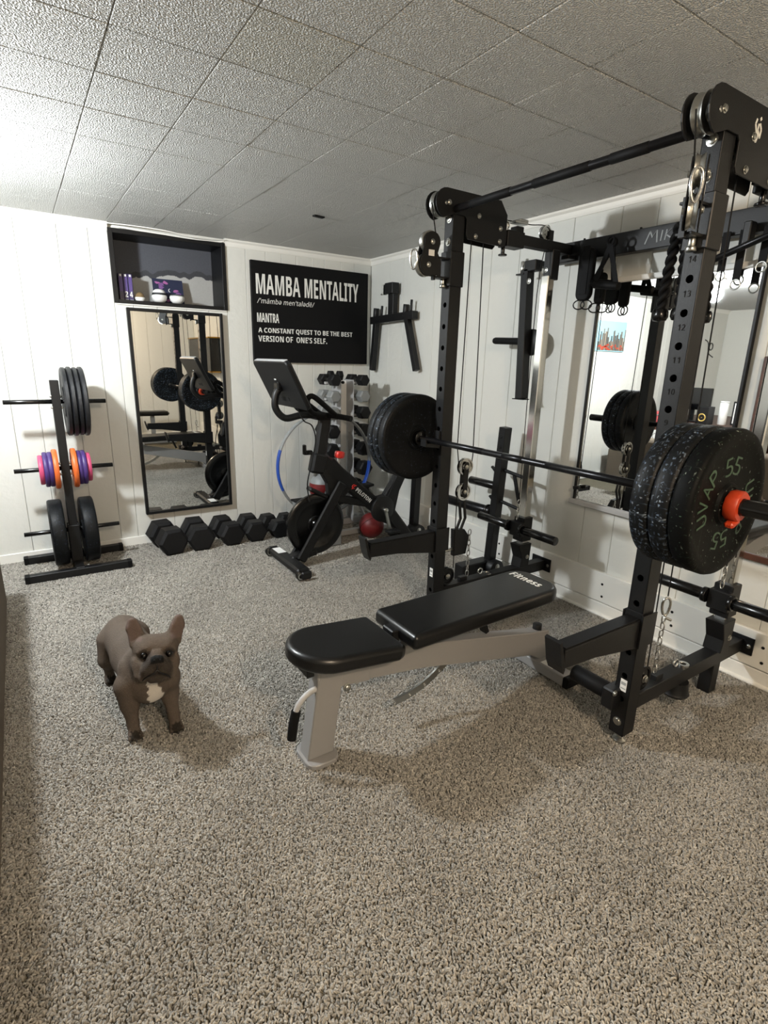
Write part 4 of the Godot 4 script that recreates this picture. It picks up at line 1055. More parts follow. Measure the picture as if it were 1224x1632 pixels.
func plate_tree() -> void:
	var cx := -2.543; var z := 0.27
	var t := thing("plate_tree", "black weight plate tree with three tiers of pegs against the white wall", "plate rack", Vector3(cx, 0, z))
	part("mast", G.new().bar(Vector3(cx, 0.24, z), Vector3(cx, 1.26, z), 0.05, 0.075, Vector3.BACK, 0.003), M.black, t)
	part("mast_base", G.new().box(Vector3(cx, 0.17, z + 0.01), Vector3(0.07, 0.27, 0.1), 0.003).bar(Vector3(cx, 0.025, 0.05), Vector3(cx, 0.03, 0.48), 0.05, 0.05), M.black, t)
	for zz in [0.085, 0.475]:
		var f := part("foot", G.new().bar(Vector3(cx - 0.3, 0.026, zz), Vector3(cx + 0.3, 0.026, zz), 0.05, 0.05), M.black, t)
		for s in [-1.0, 1.0]: part("end_cap", G.new().box(Vector3(cx + s * 0.3, 0.026, zz), Vector3(0.03, 0.054, 0.054), 0.004), M.rubber, f)
	for yy in [1.125, 0.69, 0.265]:
		for s in [-1.0, 1.0]:
			var pg := part("peg", G.new().rod(Vector3(cx + s * 0.02, yy, z), Vector3(cx + s * 0.286, yy, z), 0.0145, 16), M.black_gloss, t)
			for q in [-0.035, 0.035]: part("bolt", bolt(Vector3(cx + s * 0.025, yy + q, z + 0.02), Vector3(s, 0, 0), 0.008, 0.01), M.steel, pg)
	var R := Vector3.RIGHT
	for i in 4:
		var o := thing("iron_plate", ["black iron weight plate innermost on the top peg of the plate tree", "second black iron weight plate from the mast on the top peg", "third black iron weight plate from the mast on the top peg", "black iron weight plate outermost on the top peg of the plate tree"][i], "weight plate", Vector3(cx + 0.04 + i * 0.0325, 1.1225, z), "iron plates on the top peg")
		part("disc", disc_plate(G.new(), Vector3(cx + 0.04 + i * 0.0325, 1.1225, z), R, 0.218 + 0.004 * (i % 2), 0.031, 48), M.iron, o)
	# coloured small plates
	var cols := [[M.orange, "orange", 0.132, 0.03], [M.purple, "inner purple", 0.116, 0.026], [M.purple, "outer purple", 0.116, 0.026], [M.pink, "pink", 0.098, 0.026]]
	for s in [-1.0, 1.0]:
		var a := 0.039
		for i in 4:
			var q: Array = cols[i]
			var at := Vector3(cx + s * a, 0.69 - 0.0025, z)
			var o := thing("colour_plate", "%s weight plate on the middle peg %s" % [q[1], "facing away from the mirror" if s < 0 else "on the mirror's side of the mast"], "weight plate", at, "coloured plates on the middle pegs")
			part("disc", disc_plate(G.new(), at, Vector3(s, 0, 0), q[2], q[3], 20 if i == 0 else 16), q[0], o)
			a += q[3] + 0.001
	for s in [-1.0, 1.0]:
		var at := Vector3(cx + s * 0.05, 0.255, z)
		var o := thing("bumper_plate", "thick black bumper plate on the bottom peg %s" % ["facing away from the mirror" if s < 0 else "on the mirror's side of the mast"], "weight plate", at, "bumper plates on the bottom pegs")
		part("disc", G.new().lathe(at, Vector3(s, 0, 0), bumper_profile(0.224, 0.085), 56), M.bumper_plain, o)

# hex dumbbell along +z, resting on one flat, centre of the handle at the origin height
func hex_head(g: G, z0: float, z1: float, r: float) -> G:
	# chamfered hexagonal prism with flats up and down
	var d := 1.0 if z1 > z0 else -1.0
	var lv := [[z0, r * 0.8], [z0 + d * r * 0.16, r], [z1 - d * r * 0.16, r], [z1, r * 0.8]]
	for i in 3:
		for j in 6:
			var a0 := TAU * j / 6; var a1 := TAU * (j + 1) / 6
			var A := Vector3(cos(a0) * lv[i][1], sin(a0) * lv[i][1], lv[i][0]); var B := Vector3(cos(a1) * lv[i][1], sin(a1) * lv[i][1], lv[i][0])
			var C := Vector3(cos(a1) * lv[i + 1][1], sin(a1) * lv[i + 1][1], lv[i + 1][0]); var D := Vector3(cos(a0) * lv[i + 1][1], sin(a0) * lv[i + 1][1], lv[i + 1][0])
			var mid := Vector3(0, 0, (z0 + z1) / 2)
			g.flat(A, B, C, mid); g.flat(A, C, D, mid)
	for e in [0, 3]:
		for j in 6:
			var a0 := TAU * j / 6; var a1 := TAU * (j + 1) / 6
			g.flat(Vector3(0, 0, lv[e][0]), Vector3(cos(a0) * lv[e][1], sin(a0) * lv[e][1], lv[e][0]), Vector3(cos(a1) * lv[e][1], sin(a1) * lv[e][1], lv[e][0]), Vector3(0, 0, (z0 + z1) / 2))
	return g

func dumbbell(called: String, label: String, group: String, at: Vector3, r: float, l: float, head: float, m: Material, turn := 0.0) -> Node3D:
	var t := thing(called, label, "dumbbell", at, group, true)
	for s in [-1.0, 1.0]: part("head", hex_head(G.new(), s * (l / 2 - head), s * l / 2, r), m, t)
	part("handle", G.new().rod(Vector3(0, 0, -l / 2 + head * 0.8), Vector3(0, 0, l / 2 - head * 0.8), 0.015, 14), M.steel, t, "ridged steel handle")
	t.rotation.y = turn
	return t

func floor_dumbbells() -> void:
	var lab := ["largest black hex dumbbell at the end of the floor row under the mirror", "second largest black hex dumbbell of the floor row", "third black hex dumbbell of the floor row counted from the largest", "fourth black hex dumbbell of the floor row counted from the largest", "fifth black hex dumbbell of the floor row counted from the largest", "smallest black hex dumbbell of the floor row beside the bike's flywheel"]
	var xs := [-1.935, -1.71, -1.48, -1.275, -1.09, -0.94]
	var rs := [0.112, 0.107, 0.1, 0.094, 0.082, 0.076]
	for i in 6:
		var r: float = rs[i]
		dumbbell("floor_dumbbell", lab[i], "hex dumbbells on the floor", Vector3(xs[i], r * 0.866, 0.225 + 0.006 * i), r, 0.36 - 0.012 * i, 0.135 - 0.006 * i, M.dumbbell, [0.1, -0.06, 0.04, -0.05, 0.08, 0.0][i])

func bike() -> void:
	var z := 1.03
	var t := thing("exercise_bike", "black exercise bike with a flywheel and a tilted touch screen beside the wall", "exercise bike", Vector3(-0.8, 0, z))
	# front and rear stabilisers
	var fs := part("front_stabiliser", G.new().bar(Vector3(-1.29, 0.045, 0.78), Vector3(-1.29, 0.045, 1.28), 0.095, 0.055, Vector3.UP, 0.014), M.black, t)
	for q in [0.76, 1.3]:
		part("transport_wheel", G.new().lathe(Vector3(-1.325, 0.036, q - 0.016), Vector3.BACK, [Vector2(0, 0.006), Vector2(0.012, 0.004), Vector2(0.015, 0), Vector2(0.026, 0), Vector2(0.031, 0.004), Vector2(0.031, 0.028), Vector2(0.026, 0.032), Vector2(0.0, 0.032)], 24), M.black_gloss, fs, "small transport wheel")
		part("wheel_ring", G.new().lathe(Vector3(-1.325, 0.036, q - 0.0165), Vector3.BACK, [Vector2(0.016, 0.0), Vector2(0.016, -0.002), Vector2(0.025, -0.002), Vector2(0.025, 0.0)], 24).lathe(Vector3(-1.325, 0.036, q + 0.0165), Vector3.BACK, [Vector2(0.016, 0.0), Vector2(0.016, 0.002), Vector2(0.025, 0.002), Vector2(0.025, 0.0)], 24), M.steel, fs)
		part("wheel_bracket", G.new().box(Vector3(-1.29, 0.04, q + (0.02 if q > 1.0 else -0.02)), Vector3(0.075, 0.055, 0.03), 0.01), M.black, fs)
	part("sticker", G.new().box(Vector3(-1.29, 0.0732, 0.86), Vector3(0.06, 0.001, 0.12)), M.white, fs, "white printed sticker")
	part("rear_stabiliser", G.new().bar(Vector3(-0.26, 0.04, 0.8), Vector3(-0.26, 0.04, 1.26), 0.08, 0.05, Vector3.UP, 0.012), M.black, t)
	# frame
	var fr := G.new()
	fr.bar(Vector3(-1.05, 0.77, z), Vector3(-0.5, 0.3, z), 0.06, 0.11, Vector3.UP, 0.014)
	fr.bar(Vector3(-0.95, 0.47, z), Vector3(-0.52, 0.36, z), 0.05, 0.06, Vector3.UP, 0.012)
	fr.bar(Vector3(-0.52, 0.26, z), Vector3(-0.28, 0.72, z), 0.06, 0.1, Vector3.UP, 0.014)
	fr.bar(Vector3(-0.5, 0.36, z), Vector3(-0.25, 0.05, z), 0.06, 0.1, Vector3.UP, 0.014)
	fr.bar(Vector3(-1.28, 0.06, z), Vector3(-1.08, 0.09, z), 0.09, 0.05, Vector3.UP, 0.012)
	fr.prism([Vector2(-1.06, 0.7), Vector2(-0.94, 0.76), Vector2(-0.86, 0.68), Vector2(-0.74, 0.58), Vector2(-0.84, 0.48), Vector2(-0.93, 0.44), Vector2(-0.98, 0.5), Vector2(-0.99, 0.58)], Vector3(0, 0, z - 0.029), Vector3.RIGHT, Vector3.UP, 0.058, 0.006)
	fr.prism([Vector2(-0.62, 0.42), Vector2(-0.5, 0.44), Vector2(-0.4, 0.58), Vector2(-0.36, 0.48), Vector2(-0.4, 0.3), Vector2(-0.46, 0.2), Vector2(-0.56, 0.25)], Vector3(0, 0, z - 0.028), Vector3.RIGHT, Vector3.UP, 0.056, 0.006)
	part("frame", fr, M.black, t)
	for s in [-1.0, 1.0]:
		part("fork", G.new().bar(Vector3(-0.88, 0.58, z + s * 0.045), Vector3(-1.22, 0.05, z + s * 0.055), 0.025, 0.075, Vector3.UP, 0.008), M.black, t)
	# flywheel
	var fw := part("flywheel", G.new().lathe(Vector3(-1.076, 0.288, z - 0.02), Vector3.BACK, [Vector2(0, -0.004), Vector2(0.03, -0.004), Vector2(0.035, 0.004), Vector2(0.06, 0.006), Vector2(0.065, 0.012), Vector2(0.15, 0.012), Vector2(0.165, 0.0), Vector2(0.21, 0.0), Vector2(0.222, 0.006), Vector2(0.225, 0.02), Vector2(0.222, 0.034), Vector2(0.21, 0.04), Vector2(0.165, 0.04), Vector2(0.15, 0.028), Vector2(0.065, 0.028), Vector2(0.06, 0.034), Vector2(0.035, 0.036), Vector2(0.03, 0.044), Vector2(0, 0.044)], 64), M.black_gloss, t, "black flywheel")
	part("hub", bolt(Vector3(-1.076, 0.288, z + 0.024), Vector3.BACK, 0.016, 0.012), M.bar_steel, fw)
	part("brake_housing", G.new().box(Vector3(-1.06, 0.52, z), Vector3(0.16, 0.03, 0.07), 0.008, Basis(Vector3.BACK, -0.5)), M.black, t)
	# belt cover and cranks
	part("belt_cover", G.new().rod(Vector3(-0.53, 0.34, z + 0.03), Vector3(-0.53, 0.34, z + 0.055), 0.1, 40), M.black, t)
	var ck := part("crank", G.new().bar(Vector3(-0.53, 0.34, z + 0.085), Vector3(-0.49, 0.185, z + 0.09), 0.016, 0.026, Vector3.RIGHT, 0.004).rod(Vector3(-0.53, 0.34, z + 0.05), Vector3(-0.53, 0.34, z + 0.1), 0.018), M.steel, t)
	part("pedal", G.new().box(Vector3(-0.49, 0.18, z + 0.13), Vector3(0.1, 0.02, 0.07), 0.005), M.black, ck)
	var ck2 := part("crank", G.new().bar(Vector3(-0.53, 0.34, z - 0.07), Vector3(-0.57, 0.49, z - 0.075), 0.016, 0.026, Vector3.RIGHT, 0.004), M.steel, t)
	part("pedal", G.new().box(Vector3(-0.575, 0.5, z - 0.12), Vector3(0.1, 0.02, 0.07), 0.005), M.black, ck2)
	# lettering on the frame
	var e1 := Vector3(0.55, -0.47, 0).normalized(); var e2 := Vector3(0.47, 0.55, 0).normalized()
	var o := Vector3(-0.755, 0.518, z + 0.0302) - e2 * 0.016
	letters("PELOTON", o, e1, e2, 0.165, 0.03, M.print_white, t, true, "lettering", 0.0012)
	var lg := G.new()
	var lo := o - e1 * 0.03 + e2 * 0.016
	lg.tube(circle(0, 0, 0.014, 60, 330, 12).map(func(p): return lo + e1 * p.x + e2 * p.y), 0.0026, 6)
	lg.tube([lo + e1 * 0.0 - e2 * 0.026 + e1 * -0.004, lo + e2 * 0.004, lo + e1 * 0.012 + e2 * 0.02], 0.0026, 6)
	part("emblem", lg, M.knob_red, t, "red round emblem")
	# handlebar post, resistance knob
	part("handlebar_post", G.new().bar(Vector3(-1.055, 0.7, z), Vector3(-0.995, 1.05, z), 0.055, 0.085, Vector3.RIGHT, 0.012).bar(Vector3(-1.07, 0.66, z), Vector3(-1.04, 0.8, z), 0.075, 0.11, Vector3.RIGHT, 0.015), M.black, t)
	part("post_lever", G.new().box(Vector3(-1.13, 0.81, z), Vector3(0.06, 0.03, 0.04), 0.006).box(Vector3(-1.155, 0.83, z), Vector3(0.02, 0.07, 0.03), 0.005), M.black_gloss, t)
	var kb := part("resistance_knob", G.new().lathe(Vector3(-0.885, 0.755, z), Vector3(0.15, 1, 0), [Vector2(0, 0), Vector2(0.03, 0), Vector2(0.036, 0.01), Vector2(0.036, 0.038), Vector2(0.03, 0.046), Vector2(0, 0.046)], 12), M.knob_red, t, "red resistance knob")
	part("stem", G.new().rod(Vector3(-0.905, 0.62, z), Vector3(-0.886, 0.757, z), 0.012), M.steel, kb)
	# handlebars
	var hb := G.new()
	for s in [-1.0, 1.0]:
		hb.tube(arc([Vector3(-1.02, 1.06, z), Vector3(-0.99, 1.065, z + s * 0.1), Vector3(-0.95, 1.06, z + s * 0.2), Vector3(-0.93, 1.055, z + s * 0.245)], 5), 0.019, 12)
		hb.tube(arc([Vector3(-0.985, 1.07, z + s * 0.13), Vector3(-1.09, 1.15, z + s * 0.15), Vector3(-1.165, 1.2, z + s * 0.15), Vector3(-1.19, 1.17, z + s * 0.13), Vector3(-1.14, 1.09, z + s * 0.09), Vector3(-1.02, 1.06, z + s * 0.05)], 5), 0.018, 12)
	hb.box(Vector3(-1.03, 1.055, z), Vector3(0.12, 0.045, 0.14), 0.015)
	part("handlebars", hb, M.rubber, t)
	# screen
	var e_up := Vector3(-0.14, 0.277, 0).normalized(); var e_n := Vector3(0.277, 0.14, 0).normalized()
	var sc := Vector3(-1.31, 1.272, z)
	var sb := part("screen_body", G.new().prism(rounded(0.56, 0.325, 0.03, 5), sc - e_n * 0.02, Vector3.FORWARD, e_up, 0.03, 0.006), M.black_paint, t)
	part("screen_glass", G.new().prism(rounded(0.54, 0.305, 0.024, 5), sc + e_n * 0.012, Vector3.FORWARD, e_up, 0.003), M.screen, sb)
	part("screen_rim", G.new().bar(sc + e_up * 0.162 + Vector3(0, 0, -0.25), sc + e_up * 0.162 + Vector3(0, 0, 0.25), 0.026, 0.006, e_up, 0.002), M.grey_light, sb, "silver top rim")
	part("screen_sticker", G.new().bar(sc - e_n * 0.0215 + e_up * 0.04 + Vector3(0, 0, -0.03), sc - e_n * 0.0215 + e_up * 0.04 + Vector3(0, 0, 0.0), 0.001, 0.008, e_up, 0.0), M.white, sb)
	part("screen_vent", G.new().bar(sc - e_n * 0.021 - e_up * 0.1 + Vector3(0, 0, -0.06), sc - e_n * 0.021 - e_up * 0.1 + Vector3(0, 0, 0.06), 0.004, 0.03, e_up, 0.001), M.hole, sb)
	part("screen_arm", G.new().tube(arc([Vector3(-1.318, 1.25, z), Vector3(-1.352, 1.2, z), Vector3(-1.355, 1.115, z), Vector3(-1.29, 1.05, z), Vector3(-1.175, 1.065, z), Vector3(-1.06, 1.06, z)], 6), 0.023, 14), M.black, t)
	part("arm_pivot", G.new().box(sc - e_n * 0.03, Vector3(0.03, 0.05, 0.07), 0.008), M.black_gloss, t)
	part("power_cable", G.new().tube(arc([Vector3(-1.25, 1.13, z + 0.1), Vector3(-1.2, 1.04, z + 0.09), Vector3(-1.13, 1.0, z + 0.07), Vector3(-1.1, 0.9, z + 0.06), Vector3(-1.13, 0.75, z + 0.06), Vector3(-1.16, 0.6, z + 0.05), Vector3(-1.14, 0.47, z + 0.04)], 6), 0.0045, 6), M.hole, t)
	# saddle
	part("saddle_post", G.new().bar(Vector3(-0.3, 0.66, z), Vector3(-0.24, 0.92, z), 0.05, 0.08, Vector3.RIGHT, 0.01).bar(Vector3(-0.33, 0.93, z), Vector3(-0.14, 0.94, z), 0.045, 0.03), M.black, t)
	part("saddle", G.new().cushion([Vector2(-0.4, 0.02), Vector2(-0.36, 0.03), Vector2(-0.24, 0.04), Vector2(-0.16, 0.08), Vector2(-0.12, 0.075), Vector2(-0.11, 0.0), Vector2(-0.12, -0.075), Vector2(-0.16, -0.08), Vector2(-0.24, -0.04), Vector2(-0.36, -0.03), Vector2(-0.4, -0.02)], Vector3(0, 0.95, z), Vector3.RIGHT, Vector3.FORWARD, Vector3.UP, 0.05, 0.018, 4), M.rubber, t)

func dumbbell_stand() -> void:
	var t := thing("dumbbell_stand", "grey A-frame dumbbell stand in the corner below the sign", "dumbbell rack", Vector3(-0.45, 0, 0.32))
	var mp: Material = M.grey_light
	for s in [-1.0, 1.0]:
		part("side_panel", G.new().bar(Vector3(-0.45 + s * 0.07, 0.04, 0.3), Vector3(-0.45 + s * 0.06, 1.27, 0.3), 0.006, 0.16, Vector3.BACK, 0.001), mp, t)
		part("foot", G.new().bar(Vector3(-0.45 + s * 0.2, 0.03, 0.12), Vector3(-0.45 + s * 0.24, 0.03, 0.62), 0.06, 0.05), mp, t)
	part("centre_panel", G.new().bar(Vector3(-0.45, 0.04, 0.27), Vector3(-0.45, 1.26, 0.27), 0.1, 0.012, Vector3.BACK, 0.001), M.white, t)
	part("cross_foot", G.new().bar(Vector3(-0.75, 0.03, 0.3), Vector3(-0.15, 0.03, 0.3), 0.06, 0.05).bar(Vector3(-0.68, 0.03, 0.6), Vector3(-0.18, 0.03, 0.6), 0.05, 0.04), mp, t)
	part("strut", G.new().bar(Vector3(-0.62, 0.06, 0.43), Vector3(-0.53, 0.3, 0.36), 0.04, 0.02).bar(Vector3(-0.28, 0.06, 0.43), Vector3(-0.37, 0.3, 0.36), 0.04, 0.02), mp, t)
	part("top_ledge", G.new().box(Vector3(-0.45, 1.247, 0.18), Vector3(0.14, 0.016, 0.14), 0.003), mp, t)
	part("knob", G.new().rod(Vector3(-0.5, 1.25, 0.38), Vector3(-0.5, 1.25, 0.4), 0.012, 12), M.hole, t)
	var ys := [1.268, 1.136, 1.0, 0.85, 0.692, 0.52, 0.33]
	var names := ["top", "second", "third", "fourth", "fifth", "sixth", "bottom"]
	for i in 7:
		var y: float = ys[i]
		var r := 0.05 + 0.0035 * i
		for s in [-1, 1]:
			var x: float = -0.45 + s * (0.135 + 0.0055 * i)
			var sd := part("saddle", G.new().box(Vector3(-0.45 + s * 0.115, y - 0.026, 0.31), Vector3(0.12, 0.02, 0.028), 0.003), mp, t)
			var m: Material = M.dumbbell_grey if (i == 1 or (i == 2 and s < 0)) else M.dumbbell
			var grey: bool = m == M.dumbbell_grey
			dumbbell("rack_dumbbell", "%s hex dumbbell in the %s row of the stand, on the %s" % ["grey" if grey else "black", names[i], "bike's side" if s < 0 else "side by the corner"], "hex dumbbells on the stand", Vector3(x, y, 0.31), r, 0.26, 0.082 + 0.004 * i, m, 0.0)
			org = t.position
	dumbbell("rack_dumbbell", "small black hex dumbbell behind the top of the stand's white panel", "hex dumbbells on the stand", Vector3(-0.45, 1.297, 0.165), 0.045, 0.13, 0.045, M.dumbbell, 1.5)
	# exercise hoop
	var ho := thing("exercise_hoop", "grey and blue exercise hoop leaning on the dumbbell stand behind the bike", "hoop", Vector3(-0.71, 0.17, 0.485))
	var c0 := Vector3(-0.71, 0.6, 0.485)
	for seg in [[0.0, 160.0, M.dumbbell_grey, "grey_section"], [160.0, 205.0, M.blue, "blue_section"], [205.0, 300.0, M.dumbbell_grey, "grey_section"], [300.0, 360.0, M.blue, "blue_section"]]:
		part(seg[3], hoop_band(c0, 0.42, seg[0], seg[1]), seg[2], ho)
	var bx := thing("step_box", "grey step box on the floor behind the bike's flywheel", "step box", Vector3(-0.88, 0, 0.66))
	part("box", G.new().box(Vector3(-0.88, 0.17, 0.66), Vector3(0.3, 0.34, 0.28), 0.01), M.dumbbell_grey, bx)
	part("top", G.new().box(Vector3(-0.88, 0.346, 0.66), Vector3(0.32, 0.012, 0.3), 0.004), M.rubber, bx)
	# kettlebell
	var k := thing("kettlebell", "red kettlebell with a grey top and steel handle behind the bike", "kettlebell", Vector3(-0.83, 0.353, 0.66))
	part("body", G.new().lathe(Vector3(-0.83, 0.353, 0.66), Vector3.UP, [Vector2(0, 0), Vector2(0.06, 0.0), Vector2(0.09, 0.03), Vector2(0.104, 0.08), Vector2(0.104, 0.12), Vector2(0.1, 0.145)], 28), M.red, k)
	part("cap", G.new().lathe(Vector3(-0.83, 0.353, 0.66), Vector3.UP, [Vector2(0.1, 0.145), Vector2(0.088, 0.175), Vector2(0.065, 0.2), Vector2(0.035, 0.215), Vector2(0, 0.219)], 28), M.dumbbell_grey, k)
	part("handle", G.new().tube(arc([Vector3(-0.89, 0.55, 0.66), Vector3(-0.88, 0.61, 0.66), Vector3(-0.83, 0.64, 0.66), Vector3(-0.78, 0.61, 0.66), Vector3(-0.77, 0.55, 0.66)], 5), 0.016, 10), M.steel, k)
	var b := thing("medicine_ball", "dark red medicine ball on the floor between the bike and the corner", "ball", Vector3(-0.42, 0.0, 0.745))
	part("ball", G.new().ball(Vector3(-0.42, 0.105, 0.745), Vector3(0.105, 0.105, 0.105), 32), M.red, b)
	part("seam", G.new().tube(circle(0, 0, 0.1053, 0, 350, 36).map(func(p): return Vector3(-0.42 + p.x, 0.105 + p.y * 0.8, 0.745 + p.y * 0.6)), 0.002, 5, true), M.hole, b)

# flat rounded band of a hoop, 44 mm deep
func hoop_band(c0: Vector3, r: float, a0: float, a1: float) -> G:
	var g := G.new()
	var k := int((a1 - a0) / 4.0)
	var prof := [[-0.008, -0.017], [-0.008, 0.017], [-0.003, 0.022], [0.004, 0.02], [0.009, 0.01], [0.009, -0.01], [0.004, -0.02], [-0.003, -0.022]]
	var m := prof.size()
	for i in k:
		var t0 := deg_to_rad(lerpf(a0, a1, float(i) / k)); var t1 := deg_to_rad(lerpf(a0, a1, float(i + 1) / k))
		var d0 := Vector3(cos(t0), sin(t0), 0); var d1 := Vector3(cos(t1), sin(t1), 0)
		for j in m:
			var p: Array = prof[j]; var q: Array = prof[(j + 1) % m]
			var ex: float = -(q[1] - p[1]); var ez: float = q[0] - p[0]
			if ex * (p[0] + q[0]) + ez * (p[1] + q[1]) < 0.0: ex = -ex; ez = -ez
			var n0 := (d0 * ex + Vector3(0, 0, ez)).normalized(); var n1 := (d1 * ex + Vector3(0, 0, ez)).normalized()
			var A: Vector3 = c0 + d0 * (r + p[0]) + Vector3(0, 0, p[1]); var B: Vector3 = c0 + d1 * (r + p[0]) + Vector3(0, 0, p[1])
			var C: Vector3 = c0 + d1 * (r + q[0]) + Vector3(0, 0, q[1]); var D: Vector3 = c0 + d0 * (r + q[0]) + Vector3(0, 0, q[1])
			g.tri(A, B, C, n0, n1, n1); g.tri(A, C, D, n0, n1, n0)
	return g

func niche() -> void:
	var w := struct("wall_niche")
	var x0 := -2.102; var x1 := -1.304; var y0 := 1.774; var y1 := 2.25; var d := 0.26; var f := 0.03
	var bl: Material = M.black_paint
	part("side_board", G.new().box(Vector3(x0 + f / 2, (y0 + y1) / 2, -d / 2 + 0.008), Vector3(f, y1 - y0, d + 0.012), 0.002), bl, w)
	part("side_board", G.new().box(Vector3(x1 - f / 2, (y0 + y1) / 2, -d / 2 + 0.008), Vector3(f, y1 - y0, d + 0.012), 0.002), bl, w)
	part("top_board", G.new().box(Vector3((x0 + x1) / 2, y1 - f / 2, -d / 2 + 0.008), Vector3(x1 - x0 - 2 * f, f, d + 0.012), 0.002), bl, w)
	part("shelf_board", G.new().box(Vector3((x0 + x1) / 2, y0 + 0.012, -d / 2 + 0.008), Vector3(x1 - x0 - 2 * f, 0.024, d + 0.012), 0.002), bl, w)
	# back panel: dark upper part over a pale lower part, darker along the uneven border
	var n := 256
	var im := Image.create(n, n / 2, false, Image.FORMAT_RGB8)
	var nz := FastNoiseLite.new(); nz.seed = 4; nz.frequency = 0.012; nz.fractal_octaves = 2
	var fine := FastNoiseLite.new(); fine.seed = 9; fine.frequency = 0.2
	for i in n:
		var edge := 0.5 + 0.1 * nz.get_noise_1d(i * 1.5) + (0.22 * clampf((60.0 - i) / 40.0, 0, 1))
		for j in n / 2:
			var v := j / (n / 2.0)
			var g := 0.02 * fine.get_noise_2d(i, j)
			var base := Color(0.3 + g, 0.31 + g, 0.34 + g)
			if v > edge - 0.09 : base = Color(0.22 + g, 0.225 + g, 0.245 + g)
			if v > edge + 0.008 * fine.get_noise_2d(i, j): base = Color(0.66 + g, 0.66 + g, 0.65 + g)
			im.set_pixel(i, j, base)
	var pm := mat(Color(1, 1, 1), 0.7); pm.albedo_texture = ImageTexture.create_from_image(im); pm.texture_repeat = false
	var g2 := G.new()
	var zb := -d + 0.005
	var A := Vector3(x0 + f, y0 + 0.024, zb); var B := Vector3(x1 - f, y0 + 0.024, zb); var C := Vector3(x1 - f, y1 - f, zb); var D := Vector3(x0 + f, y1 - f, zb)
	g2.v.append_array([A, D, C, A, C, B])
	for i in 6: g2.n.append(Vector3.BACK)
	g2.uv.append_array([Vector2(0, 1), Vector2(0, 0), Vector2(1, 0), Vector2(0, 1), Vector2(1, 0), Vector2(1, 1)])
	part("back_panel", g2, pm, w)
	part("back_board", G.new().box(Vector3((x0 + x1) / 2, (y0 + y1) / 2, -d - 0.02), Vector3(x1 - x0, y1 - y0, 0.04)), M.board, w)
	part("shelf_edge", G.new().box(Vector3((x0 + x1) / 2, y0 - 0.006, 0.004), Vector3(x1 - x0 - 0.02, 0.008, 0.014), 0.002), M.trim, w)
	# boxed collectables: three upright packs side by side
	var ys := y0 + 0.0245
	for i in 3:
		var x: float = -2.035 + i * 0.031
		var t := thing("display_pack", ["purple and clear display pack at the black side of the recess", "purple and clear display pack in the middle of three", "purple display pack numbered 24 beside the white pods"][i], "display pack", Vector3(x, ys, -0.09), "display packs in the recess")
		part("card", G.new().box(Vector3(x, ys + 0.09, -0.1), Vector3(0.029, 0.18, 0.05), 0.002), mat(Color(0.22, 0.19, 0.34), 0.4), t)
		part("window", G.new().box(Vector3(x, ys + 0.11, -0.0742), Vector3(0.022, 0.1, 0.002), 0.0005), mat(Color(0.36, 0.3, 0.52), 0.15), t)
		part("hang_tab", G.new().box(Vector3(x, ys + 0.168, -0.0742), Vector3(0.012, 0.014, 0.002)), M.white, t)
		part("base_print", G.new().box(Vector3(x, ys + 0.006, -0.0742), Vector3(0.022, 0.006, 0.002)), M.print_grey, t)
		if i > 0: letters(["", "2", "4"][i], Vector3(x - 0.011, ys + 0.025, -0.0742), Vector3.RIGHT, Vector3.UP, 0.02, 0.038, M.print_white, t, true, "numeral")
	# small canvas leaning at the back
	var cv := thing("small_canvas", "small dark blue and pink painted canvas leaning at the back of the recess", "painting", Vector3(-1.69, ys, -0.17))
	var e2 := Vector3(0, 0.98, -0.2).normalized(); var o := Vector3(-1.8, ys + 0.002, -0.17)
	part("canvas", G.new().prism([Vector2(0, 0), Vector2(0.215, 0), Vector2(0.215, 0.18), Vector2(0, 0.18)], o, Vector3.RIGHT, e2, 0.015), mat(Color(0.1, 0.13, 0.24), 0.7), cv)
	var on := Vector3.RIGHT.cross(e2) * 0.0155
	var r := RandomNumberGenerator.new(); r.seed = 12
	for i in 9:
		var q := [Vector2(0.03, 0.15), Vector2(0.06, 0.14), Vector2(0.09, 0.155), Vector2(0.055, 0.12), Vector2(0.16, 0.1), Vector2(0.175, 0.08), Vector2(0.03, 0.03), Vector2(0.06, 0.02), Vector2(0.1, 0.025)][i] as Vector2
		var bl2 := []
		for k in 10: bl2.append(q + Vector2(cos(TAU * k / 10), sin(TAU * k / 10) * 0.6) * r.randf_range(0.012, 0.026))
		part("paint_cloud", G.new().prism(bl2, o + on, Vector3.RIGHT, e2, 0.0006), mat(Color(0.62, 0.36, 0.58) if i % 2 == 0 else Color(0.45, 0.3, 0.52), 0.7), cv)
	part("paint_moon", G.new().tube(circle(0.12, 0.1, 0.012, 100, 260, 8).map(func(p): return o + on + Vector3.RIGHT * p.x + e2 * p.y), 0.0022, 5), M.white, cv)
	# white round pods with dark openings
	for i in 2:
		var c0: Vector3 = [Vector3(-1.782, ys + 0.052, -0.085), Vector3(-1.662, ys + 0.046, -0.06)][i]
		var t := thing("white_pod", ["white rounded pod with a dark band in front of the small canvas", "white rounded pod with a dark open top beside the small canvas"][i], "ornament", Vector3(c0.x, ys, c0.z), "white pods in the recess")
		part("shell", G.new().lathe(c0 + Vector3(0, -0.052 if i == 0 else -0.046, 0), Vector3.UP, [Vector2(0, 0), Vector2(0.03, 0.004), Vector2(0.048, 0.022), Vector2(0.053, 0.045), Vector2(0.05, 0.056)], 28), M.white, t)
		part("rim_band", G.new().lathe(c0 + Vector3(0, 0.002, 0), Vector3.UP, [Vector2(0.05, 0.0), Vector2(0.0515, 0.004), Vector2(0.046, 0.016), Vector2(0.04, 0.016), Vector2(0.038, 0.0)], 28), M.print_dark, t)
